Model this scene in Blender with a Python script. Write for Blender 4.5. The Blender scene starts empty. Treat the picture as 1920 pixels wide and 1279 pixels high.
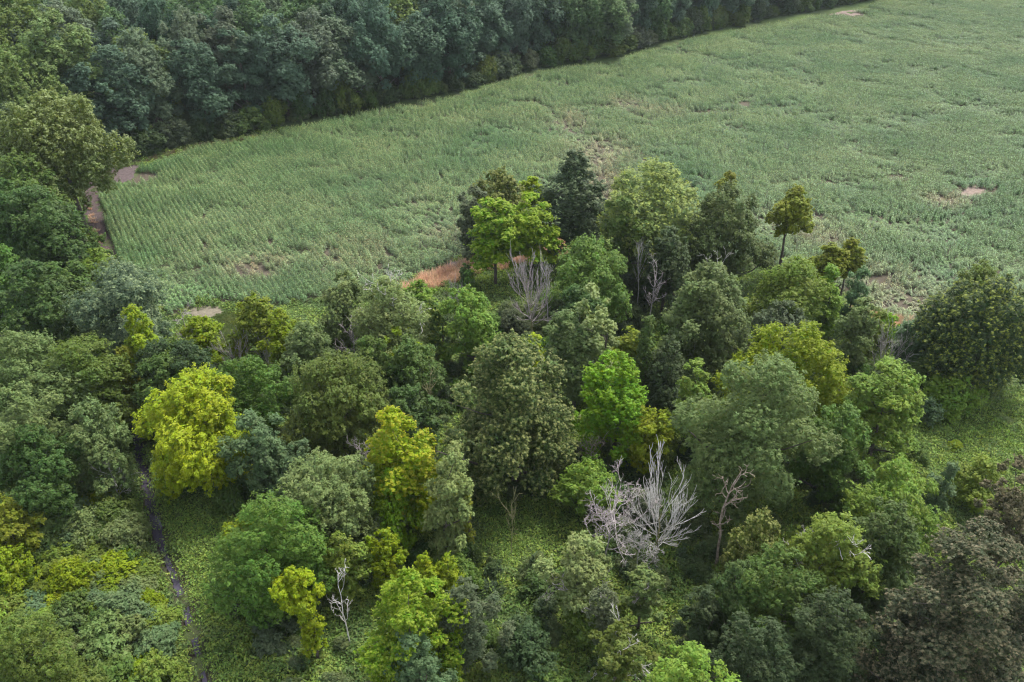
import bpy, math, random
import numpy as np

# ------------------------------------------------------------------ camera, world, sun, exposure
sc = bpy.context.scene
COL = sc.collection
H = 65.0                       # height of the drone above the ground
PITCH = math.radians(33.0)     # how far the camera looks down
F = 1493.0                     # focal length in units of a 1920 wide picture
cp, sp = math.cos(PITCH), math.sin(PITCH)

cam_d = bpy.data.cameras.new('camera')
cam = bpy.data.objects.new('camera', cam_d)
COL.objects.link(cam)
cam.location = (0, 0, H)
cam.rotation_euler = (math.radians(90) - PITCH, 0, 0)
cam_d.sensor_width = 36
cam_d.lens = 36 * F / 1920
cam_d.clip_start = 0.5
cam_d.clip_end = 6000
sc.camera = cam

SUN_EL, SUN_AZ = math.radians(60), math.radians(42)   # azimuth from +Y (into the picture), positive to the right
world = bpy.data.worlds.new('World')
sc.world = world
world.use_nodes = True
wn = world.node_tree
sky = wn.nodes.new('ShaderNodeTexSky')
sky.sky_type = 'NISHITA'
sky.sun_disc = False
sky.sun_elevation = SUN_EL
sky.sun_rotation = SUN_AZ
sky.air_density = 1.0
sky.dust_density = 1.5
sky.ozone_density = 1.0
bg = wn.nodes['Background']
bg.inputs['Strength'].default_value = 0.10
soft = wn.nodes.new('ShaderNodeHueSaturation')     # cloud cover: a whiter sky
soft.inputs['Saturation'].default_value = .38
wn.links.new(sky.outputs[0], soft.inputs['Color'])
wn.links.new(soft.outputs[0], bg.inputs['Color'])
sun_d = bpy.data.lights.new('sun', 'SUN')
sun_d.energy = 1.5
sun_d.angle = math.radians(20)
sun_d.color = (1.0, 0.96, 0.87)
sun = bpy.data.objects.new('sun', sun_d)
COL.objects.link(sun)
sd = np.array([math.sin(SUN_AZ) * math.cos(SUN_EL), math.cos(SUN_AZ) * math.cos(SUN_EL), math.sin(SUN_EL)])
from mathutils import Vector
sun.rotation_euler = Vector(sd).to_track_quat('Z', 'Y').to_euler()
sun.location = (0, 0, 120)

sc.view_settings.view_transform = 'Standard'
sc.view_settings.look = 'None'
sc.view_settings.gamma = 1
sc.view_settings.use_curve_mapping = False
sc.view_settings.exposure = 2.35
cy = sc.cycles
cy.use_denoising = True
cy.denoiser = 'OPENIMAGEDENOISE'
cy.denoising_input_passes = 'RGB_ALBEDO_NORMAL'
cy.denoising_prefilter = 'NONE'
cy.use_adaptive_sampling = False
cy.filter_width = 1.2
cy.max_bounces = 7
cy.diffuse_bounces = 4
cy.glossy_bounces = 2
cy.transmission_bounces = 5
cy.volume_bounces = 1
cy.sample_clamp_indirect = 6
HAZE = 0.00006

# ------------------------------------------------------------------ small maths
def ground_px(x, y, z=0.0):
    u = (x - 960) / F; v = (639.5 - y) / F
    d = np.array([u, cp + v * sp, -sp + v * cp])
    return d * ((H - z) / -d[2]) + np.array([0, 0, H])

def depth_of(y, z):
    return y * cp + (H - z) * sp

def project(x, y, z):
    d = y * cp + (H - z) * sp
    return 960 + F * x / d, 639.5 - F * (y * sp - (H - z) * cp) / d

def z_at(y, py):
    v = (639.5 - py) / F
    return H - y * (sp - v * cp) / (cp + v * sp)

def hash2(ix, iy, s):
    n = (ix.astype(np.int64) * 374761393 + iy.astype(np.int64) * 668265263 + s * 982451653) & 0x7fffffff
    n = ((n ^ (n >> 13)) * 1274126177) & 0x7fffffff
    return ((n ^ (n >> 16)) & 0xffff) / 65535.0

def vnoise(x, y, scale, s=0):
    x = np.asarray(x, float) / scale; y = np.asarray(y, float) / scale
    ix, iy = np.floor(x), np.floor(y)
    fx, fy = x - ix, y - iy
    fx = fx * fx * (3 - 2 * fx); fy = fy * fy * (3 - 2 * fy)
    a = hash2(ix, iy, s); b = hash2(ix + 1, iy, s); c = hash2(ix, iy + 1, s); d = hash2(ix + 1, iy + 1, s)
    return (a * (1 - fx) + b * fx) * (1 - fy) + (c * (1 - fx) + d * fx) * fy

def in_poly(x, y, poly):
    x = np.asarray(x, float); y = np.asarray(y, float)
    inside = np.zeros(x.shape, bool)
    n = len(poly)
    for i in range(n):
        x1, y1 = poly[i][:2]; x2, y2 = poly[(i + 1) % n][:2]
        if y1 == y2: continue
        c = ((y1 > y) != (y2 > y)) & (x < (x2 - x1) * (y - y1) / (y2 - y1) + x1)
        inside ^= c
    return inside

def dist_line(x, y, pts):
    x = np.asarray(x, float); y = np.asarray(y, float)
    best = np.full(x.shape, 1e9)
    for (a, b) in zip(pts[:-1], pts[1:]):
        ax, ay = a[:2]; bx, by = b[:2]
        l2 = (bx - ax) ** 2 + (by - ay) ** 2
        t = np.clip(((x - ax) * (bx - ax) + (y - ay) * (by - ay)) / l2, 0, 1)
        best = np.minimum(best, np.hypot(x - ax - t * (bx - ax), y - ay - t * (by - ay)))
    return best

def px_line(pts): return [ground_px(*p) for p in pts]

STREAM = px_line([(236, 740), (252, 800), (260, 840), (270, 885), (281, 930), (291, 985), (306, 1030), (320, 1065), (334, 1100), (347, 1140), (358, 1178), (368, 1215), (382, 1275), (400, 1330)])
FIELD = px_line([(186, 350), (196, 405), (222, 497), (270, 548), (322, 592), (345, 588), (372, 566), (450, 566), (520, 574), (640, 552), (752, 528), (870, 482), (900, 460), (960, 448),
                 (1050, 440), (1140, 408), (1210, 470), (1450, 500), (1590, 550), (1612, 590), (1700, 606), (1770, 600), (1810, 566), (1940, 545), (2150, 520), (2500, 60), (2080, -30),
                 (1650, -6), (1640, 12), (1590, 28), (1490, 44), (1290, 80), (1150, 121), (1000, 144), (850, 186), (700, 216), (480, 264), (380, 282), (300, 300), (262, 322), (236, 343)])
EDGE = px_line([(60, 350), (215, 306), (300, 286), (480, 248), (700, 203), (850, 173), (1000, 131), (1150, 108), (1290, 66), (1480, 28), (1600, 6), (1700, -14), (1860, -44), (2040, -74)])

def ground_z(x, y):
    x = np.asarray(x, float); y = np.asarray(y, float)
    z = 0.5 * (vnoise(x, y, 17, 1) - .5) + 0.22 * (vnoise(x, y, 5, 2) - .5)
    ds = dist_line(x, y, STREAM)
    z = z * np.clip((ds - 1) / 5, 0.15, 1) - 0.75 * np.exp(-(ds / .95) ** 4)
    fld = in_poly(x, y, FIELD)
    return np.where(fld, z * .35, z)

def gz(x, y): return float(ground_z(np.array([x]), np.array([y]))[0])

# ------------------------------------------------------------------ materials
def mat(name):
    m = bpy.data.materials.new(name); m.use_nodes = True
    nt = m.node_tree
    for n in list(nt.nodes): nt.nodes.remove(n)
    out = nt.nodes.new('ShaderNodeOutputMaterial')
    return m, nt, out

def node(nt, t, **kw):
    n = nt.nodes.new(t)
    for k, v in kw.items():
        if k.startswith('i_'):
            n.inputs[k[2:].replace('_', ' ')].default_value = v
        else: setattr(n, k, v)
    return n

def leaf_shader(nt, out, col_socket, trans=0.40, rough=0.6, spec=0.18):
    dif = node(nt, 'ShaderNodeBsdfPrincipled')
    dif.inputs['Roughness'].default_value = rough
    dif.inputs['Specular IOR Level'].default_value = spec
    tr = node(nt, 'ShaderNodeBsdfTranslucent')
    hsv = node(nt, 'ShaderNodeHueSaturation')
    hsv.inputs['Hue'].default_value = 0.497; hsv.inputs['Saturation'].default_value = 1.1; hsv.inputs['Value'].default_value = 1.25
    nt.links.new(col_socket, dif.inputs['Base Color'])
    nt.links.new(col_socket, hsv.inputs['Color'])
    nt.links.new(hsv.outputs[0], tr.inputs['Color'])
    mx = node(nt, 'ShaderNodeMixShader'); mx.inputs[0].default_value = trans
    nt.links.new(dif.outputs[0], mx.inputs[1]); nt.links.new(tr.outputs[0], mx.inputs[2])
    nt.links.new(mx.outputs[0], out.inputs['Surface'])

def leaf_mat(name, tip=None, tip_amt=0.0):
    """colour of the tree (object colour), varied leaf by leaf and twig by twig; young growth at the shoot tips"""
    m, nt, out = mat(name)
    oi = node(nt, 'ShaderNodeObjectInfo')
    at = node(nt, 'ShaderNodeAttribute', attribute_name='leafvar')
    sep = node(nt, 'ShaderNodeSeparateXYZ'); nt.links.new(at.outputs['Vector'], sep.inputs[0])
    hsv = node(nt, 'ShaderNodeHueSaturation')
    nt.links.new(oi.outputs['Color'], hsv.inputs['Color'])
    mh = node(nt, 'ShaderNodeMapRange'); mh.inputs['To Min'].default_value = 0.470; mh.inputs['To Max'].default_value = 0.526
    nt.links.new(sep.outputs[0], mh.inputs['Value']); nt.links.new(mh.outputs[0], hsv.inputs['Hue'])
    mv = node(nt, 'ShaderNodeMapRange'); mv.inputs['To Min'].default_value = 0.68; mv.inputs['To Max'].default_value = 1.34
    nt.links.new(sep.outputs[1], mv.inputs['Value']); nt.links.new(mv.outputs[0], hsv.inputs['Value'])
    c = hsv.outputs[0]
    if tip:
        mp = node(nt, 'ShaderNodeMapRange'); mp.inputs['From Min'].default_value = 0.45; mp.inputs['From Max'].default_value = 0.95
        mp.inputs['To Max'].default_value = tip_amt
        nt.links.new(sep.outputs[2], mp.inputs['Value'])
        mx = node(nt, 'ShaderNodeMix', data_type='RGBA')
        nt.links.new(mp.outputs[0], mx.inputs[0]); nt.links.new(c, mx.inputs[6]); mx.inputs[7].default_value = (*tip, 1)
        c = mx.outputs[2]
    leaf_shader(nt, out, c)
    return m

M_LEAF = leaf_mat('leaf')
M_TIPS = {
    'gold': leaf_mat('leaf_gold_tips', (0.235, 0.235, 0.075), .62),
    'brown': leaf_mat('leaf_brown_tips', (0.195, 0.155, 0.092), .68),
    'orange': leaf_mat('leaf_orange_tips', (0.40, 0.25, 0.03), .42),
    'yellow': leaf_mat('leaf_yellow_tips', (0.24, 0.275, 0.03), .65),
    'pale': leaf_mat('leaf_pale_tips', (0.24, 0.29, 0.13), .7),
}

def bark_mat(name, c1, c2, scale=3.0):
    m, nt, out = mat(name)
    tc = node(nt, 'ShaderNodeTexCoord')
    nz = node(nt, 'ShaderNodeTexNoise'); nz.inputs['Scale'].default_value = scale; nz.inputs['Detail'].default_value = 5
    nt.links.new(tc.outputs['Object'], nz.inputs['Vector'])
    rp = node(nt, 'ShaderNodeValToRGB')
    rp.color_ramp.elements[0].position = .35; rp.color_ramp.elements[0].color = (*c1, 1)
    rp.color_ramp.elements[1].position = .68; rp.color_ramp.elements[1].color = (*c2, 1)
    nt.links.new(nz.outputs[0], rp.inputs[0])
    b = node(nt, 'ShaderNodeBsdfPrincipled'); b.inputs['Roughness'].default_value = .9
    b.inputs['Specular IOR Level'].default_value = .15
    nt.links.new(rp.outputs[0], b.inputs['Base Color']); nt.links.new(b.outputs[0], out.inputs[0])
    return m

M_BARK = bark_mat('bark', (.045, .036, .028), (.11, .095, .08))
M_DEAD = {
    'grey': bark_mat('dead_wood_grey', (.20, .19, .165), (.42, .40, .375)),
    'white': bark_mat('dead_wood_white', (.33, .31, .28), (.62, .59, .55)),
    'pink': bark_mat('dead_wood_pinkish', (.20, .17, .165), (.40, .355, .35)),
    'brown': bark_mat('dead_wood_brown', (.16, .12, .09), (.36, .30, .24)),
    'moss': bark_mat('dead_wood_mossy', (.12, .13, .04), (.32, .28, .17)),
}

# ------------------------------------------------------------------ mesh helpers
def build_mesh(name, verts, quads=None, tris=None, material=None, attrs=None, smooth=False):
    me = bpy.data.meshes.new(name)
    verts = np.ascontiguousarray(verts, dtype=np.float32)
    nq = 0 if quads is None else len(quads); ntr = 0 if tris is None else len(tris)
    me.vertices.add(len(verts)); me.vertices.foreach_set('co', verts.ravel())
    loops = np.concatenate(([np.asarray(quads, np.int32).ravel()] if nq else []) + ([np.asarray(tris, np.int32).ravel()] if ntr else []))
    me.loops.add(len(loops)); me.loops.foreach_set('vertex_index', loops.astype(np.int32))
    me.polygons.add(nq + ntr)
    starts = np.concatenate([np.arange(nq) * 4, nq * 4 + np.arange(ntr) * 3]).astype(np.int32)
    me.polygons.foreach_set('loop_start', starts)
    if smooth: me.polygons.foreach_set('use_smooth', np.ones(nq + ntr, bool))
    if attrs:
        for k, (typ, dom, arr) in attrs.items():
            a = me.attributes.new(k, typ, dom)
            a.data.foreach_set({'FLOAT_VECTOR': 'vector', 'FLOAT_COLOR': 'color', 'FLOAT': 'value', 'INT': 'value'}[typ], np.ascontiguousarray(arr).ravel())
    if material: me.materials.append(material)
    me.update(calc_edges=True)
    return me

def unit(v): return v / np.maximum(np.linalg.norm(v, axis=-1, keepdims=True), 1e-9)

def leaf_tris(p, n, rng, L):
    """one pointed leaf (spray of leaflets) per point"""
    N = len(p)
    t = rng.normal(size=(N, 3))
    t = unit(t - n * (t * n).sum(1, keepdims=True))
    b = np.cross(n, t)
    L = (L * rng.uniform(.65, 1.35, (N, 1)))
    w = rng.uniform(.24, .38, (N, 1))
    V = np.empty((N, 3, 3))
    V[:, 0] = p - t * L * .42 - b * L * w
    V[:, 1] = p - t * L * .42 + b * L * w
    V[:, 2] = p + t * L * .62
    return V.reshape(-1, 3)

def tris_idx(N): return np.arange(N * 3).reshape(-1, 3)
def quads_idx(N): return np.arange(N * 4).reshape(-1, 4)

class Tubes:
    def __init__(s): s.v = []; s.q = []; s.n = 0
    def tube(s, pts, r0, r1, k=5):
        pts = np.asarray(pts, float); m = len(pts)
        d = unit(np.gradient(pts, axis=0))
        ref = np.array([0, 0, 1.0]) if abs(d[0][2]) < .9 else np.array([1.0, 0, 0])
        a = unit(np.cross(d, ref)); b = np.cross(d, a)
        ang = np.arange(k) * 2 * math.pi / k
        r = np.linspace(r0, r1, m)[:, None, None]
        ring = pts[:, None, :] + r * (a[:, None, :] * np.cos(ang)[None, :, None] + b[:, None, :] * np.sin(ang)[None, :, None])
        base = s.n
        s.v.append(ring.reshape(-1, 3)); s.n += m * k
        i = np.arange(m - 1)[:, None] * k; j = np.arange(k)[None, :]; j2 = (j + 1) % k
        q = np.stack([i + j, i + j2, i + k + j2, i + k + j], -1).reshape(-1, 4) + base
        s.q.append(q)
    def mesh(s, name, material):
        return build_mesh(name, np.concatenate(s.v), np.concatenate(s.q), None, material, smooth=True)

def link(name, data, parent=None, loc=None):
    o = bpy.data.objects.new(name, data); COL.objects.link(o)
    if parent is not None: o.parent = parent
    if loc is not None: o.location = loc
    return o

def tag(o, label=None, category=None, group=None, kind=None):
    if label: o['label'] = label
    if category: o['category'] = category
    if group: o['group'] = group
    if kind: o['kind'] = kind
    return o

# ------------------------------------------------------------------ crowns
def p_dome(t): return np.where(t < .46, .74 + .26 * np.sin(t / .46 * math.pi / 2), np.sqrt(np.clip(1 - (np.clip(t - .46, 0, 1) / .58) ** 2.3, 0.02, 1)))
def p_star(t): return np.where(t < .36, .82 + .18 * t / .36, np.clip(1 - (np.clip(t - .36, 0, 1) / .68) ** 2.0, .12, 1))
def p_egg(t): return np.where(t < .52, .66 + .34 * np.sin(t / .52 * math.pi / 2), np.clip(np.cos((np.clip(t - .52, 0, 1)) / .52 * math.pi / 2), .02, 1) ** .55)
def p_cone(t): return np.clip((1 - t) ** .55, .1, 1) * np.clip(.75 + 1.5 * t, 0, 1)
def p_col(t): return np.clip(np.sin(math.pi * np.clip(t * .8 + .16, 0, 1)) ** .5, .15, 1)
def p_vase(t): return np.clip(.35 + .75 * t ** .7, 0, 1) * np.sqrt(np.clip(1 - np.clip((t - .55) / .5, 0, 1) ** 2, .05, 1))
def p_ball(t): return np.sqrt(np.clip(1 - (2 * t - 1) ** 2, .03, 1))
PROF = dict(dome=p_dome, egg=p_egg, cone=p_cone, star=p_star, col=p_col, vase=p_vase, ball=p_ball)

#            profile, lobes, lobe radius, tuft elongation, axis weights (out of lobe, up, out of tree), tuft size, vertical squash, base of crown (share of height)
STYLE = {
    'oak':    dict(prof='dome', nl=25, lr=.35, el=.80, ax=(.8, .5, .0), tr=1.0, vs=.85, cb=.08),
    'maple':  dict(prof='egg', nl=34, lr=.30, el=1.9, ax=(.35, .75, .55), tr=.68, vs=1.0, cb=.07),
    'maple2': dict(prof='star', nl=34, lr=.31, el=1.5, ax=(.4, .55, .6), tr=.75, vs=.8, cb=.06),
    'ash':    dict(prof='dome', nl=27, lr=.32, el=1.2, ax=(.6, .6, .2), tr=1.1, vs=.95, cb=.07),
    'poplar': dict(prof='egg', nl=30, lr=.36, el=1.1, ax=(.5, .8, .2), tr=.95, vs=1.15, cb=.08),
    'spire':  dict(prof='cone', nl=34, lr=.30, el=1.1, ax=(.5, .8, .3), tr=.95, vs=1.1, cb=.12),
    'willow': dict(prof='dome', nl=14, lr=.42, el=1.5, ax=(.6, .1, .5), tr=1.25, vs=.9, cb=.10),
    'tier':   dict(prof='dome', nl=22, lr=.34, el=1.1, ax=(.4, .8, .3), tr=.95, vs=.55, cb=.16),
    'ball':   dict(prof='ball', nl=15, lr=.42, el=.9, ax=(.8, .4, .1), tr=1.0, vs=.9, cb=.42),
    'column': dict(prof='col', nl=18, lr=.55, el=1.0, ax=(.7, .4, .2), tr=1.0, vs=1.1, cb=.04),
    'bush':   dict(prof='dome', nl=13, lr=.42, el=1.1, ax=(.6, .6, .2), tr=1.05, vs=.8, cb=.0),
    'sparse': dict(prof='dome', nl=12, lr=.30, el=1.2, ax=(.6, .5, .3), tr=1.0, vs=.7, cb=.15),
    'brownm': dict(prof='dome', nl=34, lr=.26, el=1.35, ax=(.3, .55, .75), tr=.8, vs=.6, cb=.10),
}

def make_crown(rng, R, Hc, z0, n, L, st, dens=1.0):
    prof = PROF[st['prof']]
    nl = st['nl']
    i = np.arange(nl)
    t = np.clip((i + rng.uniform(.1, .9, nl)) / nl, 0, 1) ** .9
    th = i * 2.39996 + rng.uniform(0, 6.28) + rng.uniform(-.45, .45, nl)
    ph = rng.uniform(0, 6.28, 3)
    pr = prof(t) * (1 + .13 * np.sin(2 * th + ph[0]) + .10 * np.sin(3 * th + ph[1]) + .10 * np.sin(7 * t + ph[2]))
    lr = np.minimum(st['lr'] * R * rng.uniform(.55, 1.4, nl) * np.clip(pr, .5, 1), Hc * .45)
    rad = np.clip(pr * R * rng.uniform(.74, 1.2, nl) - lr * .85, 0, None)
    zc = z0 + lr * .55 * st['vs'] + t * np.maximum(Hc - lr * (.55 + .95) * st['vs'], .1)
    c = np.stack([rad * np.cos(th), rad * np.sin(th), zc], 1)
    top = np.array([[rng.normal(0, .08 * R), rng.normal(0, .08 * R), z0 + Hc - lr.mean() * .9 * st['vs']]])
    c = np.concatenate([c, top]); lr = np.concatenate([lr, [lr.mean() * .95]])
    tc = np.array([.22, .45, .66])
    rc = np.minimum(.56 * prof(tc) * R, Hc * .4)
    c = np.concatenate([c, np.column_stack([rng.normal(0, .06 * R, (3, 2)), z0 + tc * Hc])]); lr = np.concatenate([lr, rc])
    lpt = 15
    NT = max(int(n / lpt), 12)
    share = lr ** 2 / (lr ** 2).sum()
    own = rng.choice(len(lr), size=int(NT * 2.6), p=share)
    d = unit(rng.normal(size=(len(own), 3)))
    outw = unit(np.concatenate([c[:, :2], np.full((len(c), 1), R * .35)], 1))
    keep = (d * outw[own]).sum(1) > -.30
    own, d = own[keep], d[keep]
    sc3 = np.array([1, 1, st['vs']])
    p = c[own] + d * sc3 * (lr[own] * np.where(rng.uniform(0, 1, len(own)) < .12, rng.uniform(1.1, 1.4, len(own)), rng.uniform(.78, 1.12, len(own))))[:, None]
    bad = np.zeros(len(p), bool)
    for j in range(len(lr)):
        q = (p - c[j]) / sc3
        bad |= ((q ** 2).sum(1) < (.80 * lr[j]) ** 2) & (own != j)
    bad |= p[:, 2] < z0 - .15 * R
    p, d, own = p[~bad][:NT], d[~bad][:NT], own[~bad][:NT]
    NT = len(p)
    S = 4 * math.pi * (lr ** 2).sum() * .42
    tr = math.sqrt(S / (NT * math.pi)) * .86 * st['tr']
    tr = min(tr, .55 * lr.mean() + .1)
    w = st['ax']
    out_tree = unit(np.concatenate([p[:, :2], np.zeros((NT, 1))], 1))
    ax = unit(d * w[0] + np.array([0, 0, 1.0]) * w[1] + out_tree * w[2] + rng.normal(0, .2, (NT, 3)))
    trs = tr * rng.uniform(.7, 1.35, NT)
    lob = rng.uniform(0, 1, len(lr))
    tuft_h = np.clip(.45 * lob[own] + .55 * rng.uniform(0, 1, NT), 0, 1); tuft_v = np.clip(.4 * rng.uniform(0, 1, len(lr))[own] + .6 * rng.uniform(0, 1, NT), 0, 1)
    k = np.repeat(np.arange(NT), lpt)
    N = len(k)
    q = unit(rng.normal(size=(N, 3))) * (rng.uniform(0, 1, (N, 1)) ** .45)
    qa = (q * ax[k]).sum(1)
    taper = np.clip(1.15 - .55 * qa, .25, 1.6)[:, None] if st['el'] > 1.3 else 1.0
    pos = p[k] + trs[k][:, None] * ((q - ax[k] * qa[:, None]) * taper + ax[k] * (qa * st['el'])[:, None])
    stray = (rng.uniform(0, 1, (N, 1)) < .07) * rng.normal(0, .85, (N, 3)) + rng.normal(0, .12, (N, 3))
    pos = pos + stray * trs[k][:, None]
    nrm = unit(ax[k] * .45 + np.array([0, 0, .55]) + q * .55 + rng.normal(0, .30, (N, 3)))
    V1 = leaf_tris(pos, nrm, rng, L)
    var = np.stack([np.clip(.72 * tuft_h[k] + .28 * rng.uniform(0, 1, N), 0, 1), np.clip(.68 * tuft_v[k] + .32 * rng.uniform(0, 1, N), 0, 1), np.clip((qa * .9 + .75) / 1.6, 0, 1)], 1)
    # inner leaves, further back on the twigs
    M = int(N * .20 * dens)
    own2 = rng.choice(len(lr), size=M, p=share)
    dd = unit(rng.normal(size=(M, 3)))
    pos2 = c[own2] + dd * sc3 * (lr[own2] * rng.uniform(.35, .82, M))[:, None]
    pos2[:, 2] = np.maximum(pos2[:, 2], .2)
    V2 = leaf_tris(pos2, unit(dd + np.array([0, 0, .6]) + rng.normal(0, .4, (M, 3))), rng, L * 1.7)
    var2 = np.stack([rng.uniform(0, 1, M), rng.uniform(.1, .8, M), np.zeros(M)], 1)
    V = np.concatenate([V1, V2]); var = np.concatenate([var, var2])
    # bring the crown to its measured width and height
    fx = R / np.quantile(np.hypot(V[:, 0], V[:, 1]), .885); zt = np.quantile(V[:, 2], .997)
    fz = (z0 + Hc) / zt
    e = 1 + rng.uniform(-.12, .12)
    S3 = np.array([fx * e, fx / e, fz]); ln = rng.normal(0, .055, 2)
    V, c = V * S3, c * S3
    V[:, :2] += (V[:, 2:3] - z0) * ln; c[:, :2] += (c[:, 2:3] - z0) * ln
    return V, var, c, lr * (fx + fz) / 2

def crown_mesh(V, var, material):
    return build_mesh('crown', V, None, tris_idx(len(var)), material, {'leafvar': ('FLOAT_VECTOR', 'FACE', var.astype(np.float32))})

def trunk_mesh(rng, Ht, R, c, lr, r0=None, material=None, nlimb=9):
    T = Tubes()
    r0 = r0 or max(.09, .018 * Ht + .012 * R)
    topz = Ht * .66
    zs = np.linspace(-.3, topz, 8)
    wob = np.cumsum(rng.normal(0, .010 * Ht, (8, 2)), 0) * np.linspace(0, 1, 8)[:, None]
    pts = np.column_stack([wob, zs])
    T.tube(pts, r0, r0 * .22, 7)
    order = rng.permutation(len(c))[:nlimb]
    for j in order:
        e = c[j] + (c[j] - np.array([0, 0, c[j][2]])) * .35
        zb = np.clip(e[2] - np.hypot(e[0], e[1]) * rng.uniform(.5, .9), Ht * .1, topz * .92)
        k = np.interp(zb, zs, np.arange(8)); s = pts[int(k)] + (pts[min(int(k) + 1, 7)] - pts[int(k)]) * (k - int(k))
        m = (s + e) / 2 + rng.normal(0, .05 * R, 3) + np.array([0, 0, -.06 * R])
        rr = r0 * (1 - .78 * zb / topz) * .55
        T.tube(np.array([s, s * .6 + m * .4, m, m * .4 + e * .6, e]), rr, rr * .25, 5)
    return T.mesh('trunk', material or M_BARK)

# ------------------------------------------------------------------ dead wood
def limb(T, rng, s, d, L, r, depth, spread, kids, up=.25, seg=6, twist=.16, k=4, rmin=.028):
    pts = [s]; dirs = []
    for a in range(seg):
        d = unit(d + rng.normal(0, twist, 3) + np.array([0, 0, up * .25]))
        pts.append(pts[-1] + d * L / seg); dirs.append(d)
    T.tube(np.array(pts), max(r, rmin), max(r * .35, rmin * .75), k)
    if depth <= 0: return
    for a in range(kids):
        f = rng.uniform(.25, 1.0); i = min(int(f * seg), seg - 1)
        p = pts[i] + (pts[i + 1] - pts[i]) * rng.uniform(0, 1)
        nd = unit(dirs[i] + rng.normal(0, spread, 3) + np.array([0, 0, up * .4]))
        limb(T, rng, p, nd, L * rng.uniform(.32, .62) * (1.15 - .4 * f), r * .5, depth - 1, spread, max(kids - 1, 2), up, max(seg - 1, 3), twist, 3, rmin)

def dead_parts(rng, Ht, R, kind, wood, parent, lean=(0, 0)):
    """trunk and each main limb as a part of its own"""
    P = dict(fan=(26, .36, 1.0, 2, 5, .24, .40, .08), brush=(14, .30, .9, 2, 4, .55, .2, .17), crooked=(10, .32, .8, 2, 3, .5, .25, .30),
             pole=(12, .35, .55, 1, 4, .45, .4, .12), lace=(14, .28, 1.1, 3, 5, .62, .10, .2), shrub=(15, .06, .9, 2, 4, .4, .4, .13))[kind]
    nlimb, zfork, _, depth, kids, spread, up, twist = P
    T = Tubes(); made = []
    r0 = max(.05, .010 * Ht + .006)
    n = 9
    zs = np.linspace(-.2, Ht * (.62 if kind in ('fan', 'shrub') else .92), n)
    wob = np.cumsum(rng.normal(0, .012 * Ht * (2.2 if kind == 'crooked' else 1), (n, 2)), 0) * np.linspace(0, 1, n)[:, None]
    wob = wob + np.linspace(0, 1, n)[:, None] * np.array(lean)
    pts = np.column_stack([wob, zs])
    if kind != 'shrub':
        T.tube(pts, r0, r0 * (.3 if kind != 'fan' else .5), 6)
        made.append(('trunk', T, 'moss' if kind == 'fan' else wood))
    for a in range(nlimb):
        f = rng.uniform(zfork, .95); th = a * 2.39996 + rng.uniform(-.4, .4)
        if kind == 'shrub': f = 0
        if kind == 'fan': f = zfork + .5 * rng.uniform(0, 1) ** 1.4
        i = min(int(f * (n - 1)), n - 2); s = pts[i] + (pts[i + 1] - pts[i]) * (f * (n - 1) - i)
        if kind == 'shrub': s = np.array([0, 0, -.1])
        el = {'fan': rng.uniform(.75, 1.35) if a % 3 else rng.uniform(-.1, .4), 'brush': rng.uniform(.3, 1.1), 'crooked': rng.uniform(.25, 1.1), 'pole': rng.uniform(.6, 1.25),
              'lace': rng.uniform(-.1, .9), 'shrub': rng.uniform(.6, 1.4)}[kind]
        d = np.array([math.cos(th) * math.cos(el), math.sin(th) * math.cos(el), math.sin(el)])
        room = min(R / max(math.cos(el), .25), (Ht - s[2]) / max(math.sin(el), .2) if el > .1 else 1e9)
        LL = np.clip(room, .15 * Ht, .75 * Ht) * rng.uniform(.75, 1.05)
        TT = Tubes()
        limb(TT, rng, s, d, LL, r0 * dict(pole=.3, fan=.30).get(kind, .38), depth, spread, kids, up, 6, twist, 5, .022)
        made.append(('branch', TT, wood))
    A = np.concatenate([np.concatenate(t[1].v) for t in made])
    fx = R / np.quantile(np.hypot(A[:, 0], A[:, 1]), .98); fz = Ht / np.quantile(A[:, 2], .992)
    for nm, t, wd in made:
        t.v = [v * np.array([fx, fx, fz]) for v in t.v]
        link(nm, t.mesh(nm, M_DEAD[wd]), parent)

# ------------------------------------------------------------------ colours of the leaves
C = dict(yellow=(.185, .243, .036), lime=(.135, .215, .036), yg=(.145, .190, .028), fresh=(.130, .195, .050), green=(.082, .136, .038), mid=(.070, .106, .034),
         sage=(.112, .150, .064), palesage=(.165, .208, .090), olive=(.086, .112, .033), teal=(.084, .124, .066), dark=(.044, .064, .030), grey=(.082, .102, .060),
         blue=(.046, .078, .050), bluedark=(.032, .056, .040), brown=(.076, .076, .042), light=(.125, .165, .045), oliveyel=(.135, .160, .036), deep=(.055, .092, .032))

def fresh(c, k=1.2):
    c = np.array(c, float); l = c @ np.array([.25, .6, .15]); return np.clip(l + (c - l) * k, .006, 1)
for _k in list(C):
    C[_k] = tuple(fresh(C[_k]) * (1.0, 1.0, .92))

OUT = dict(n=0, leaves=0)
LEAF_PX = 2.3 / .5333        # leaf length in photograph pixels
BUDGET = .74

def place(cx, top, base, w):
    """where a tree stands and how big it is, from where its foot, top and sides show"""
    P = ground_px(cx, base)
    y = P[1]
    y_c = y
    Ht = z_at(y_c, top)
    d = depth_of(y_c, Ht * .55)
    x = (cx - 960) / F * d
    R = w / 2 / F * d
    return x, y, Ht, R, d

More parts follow.
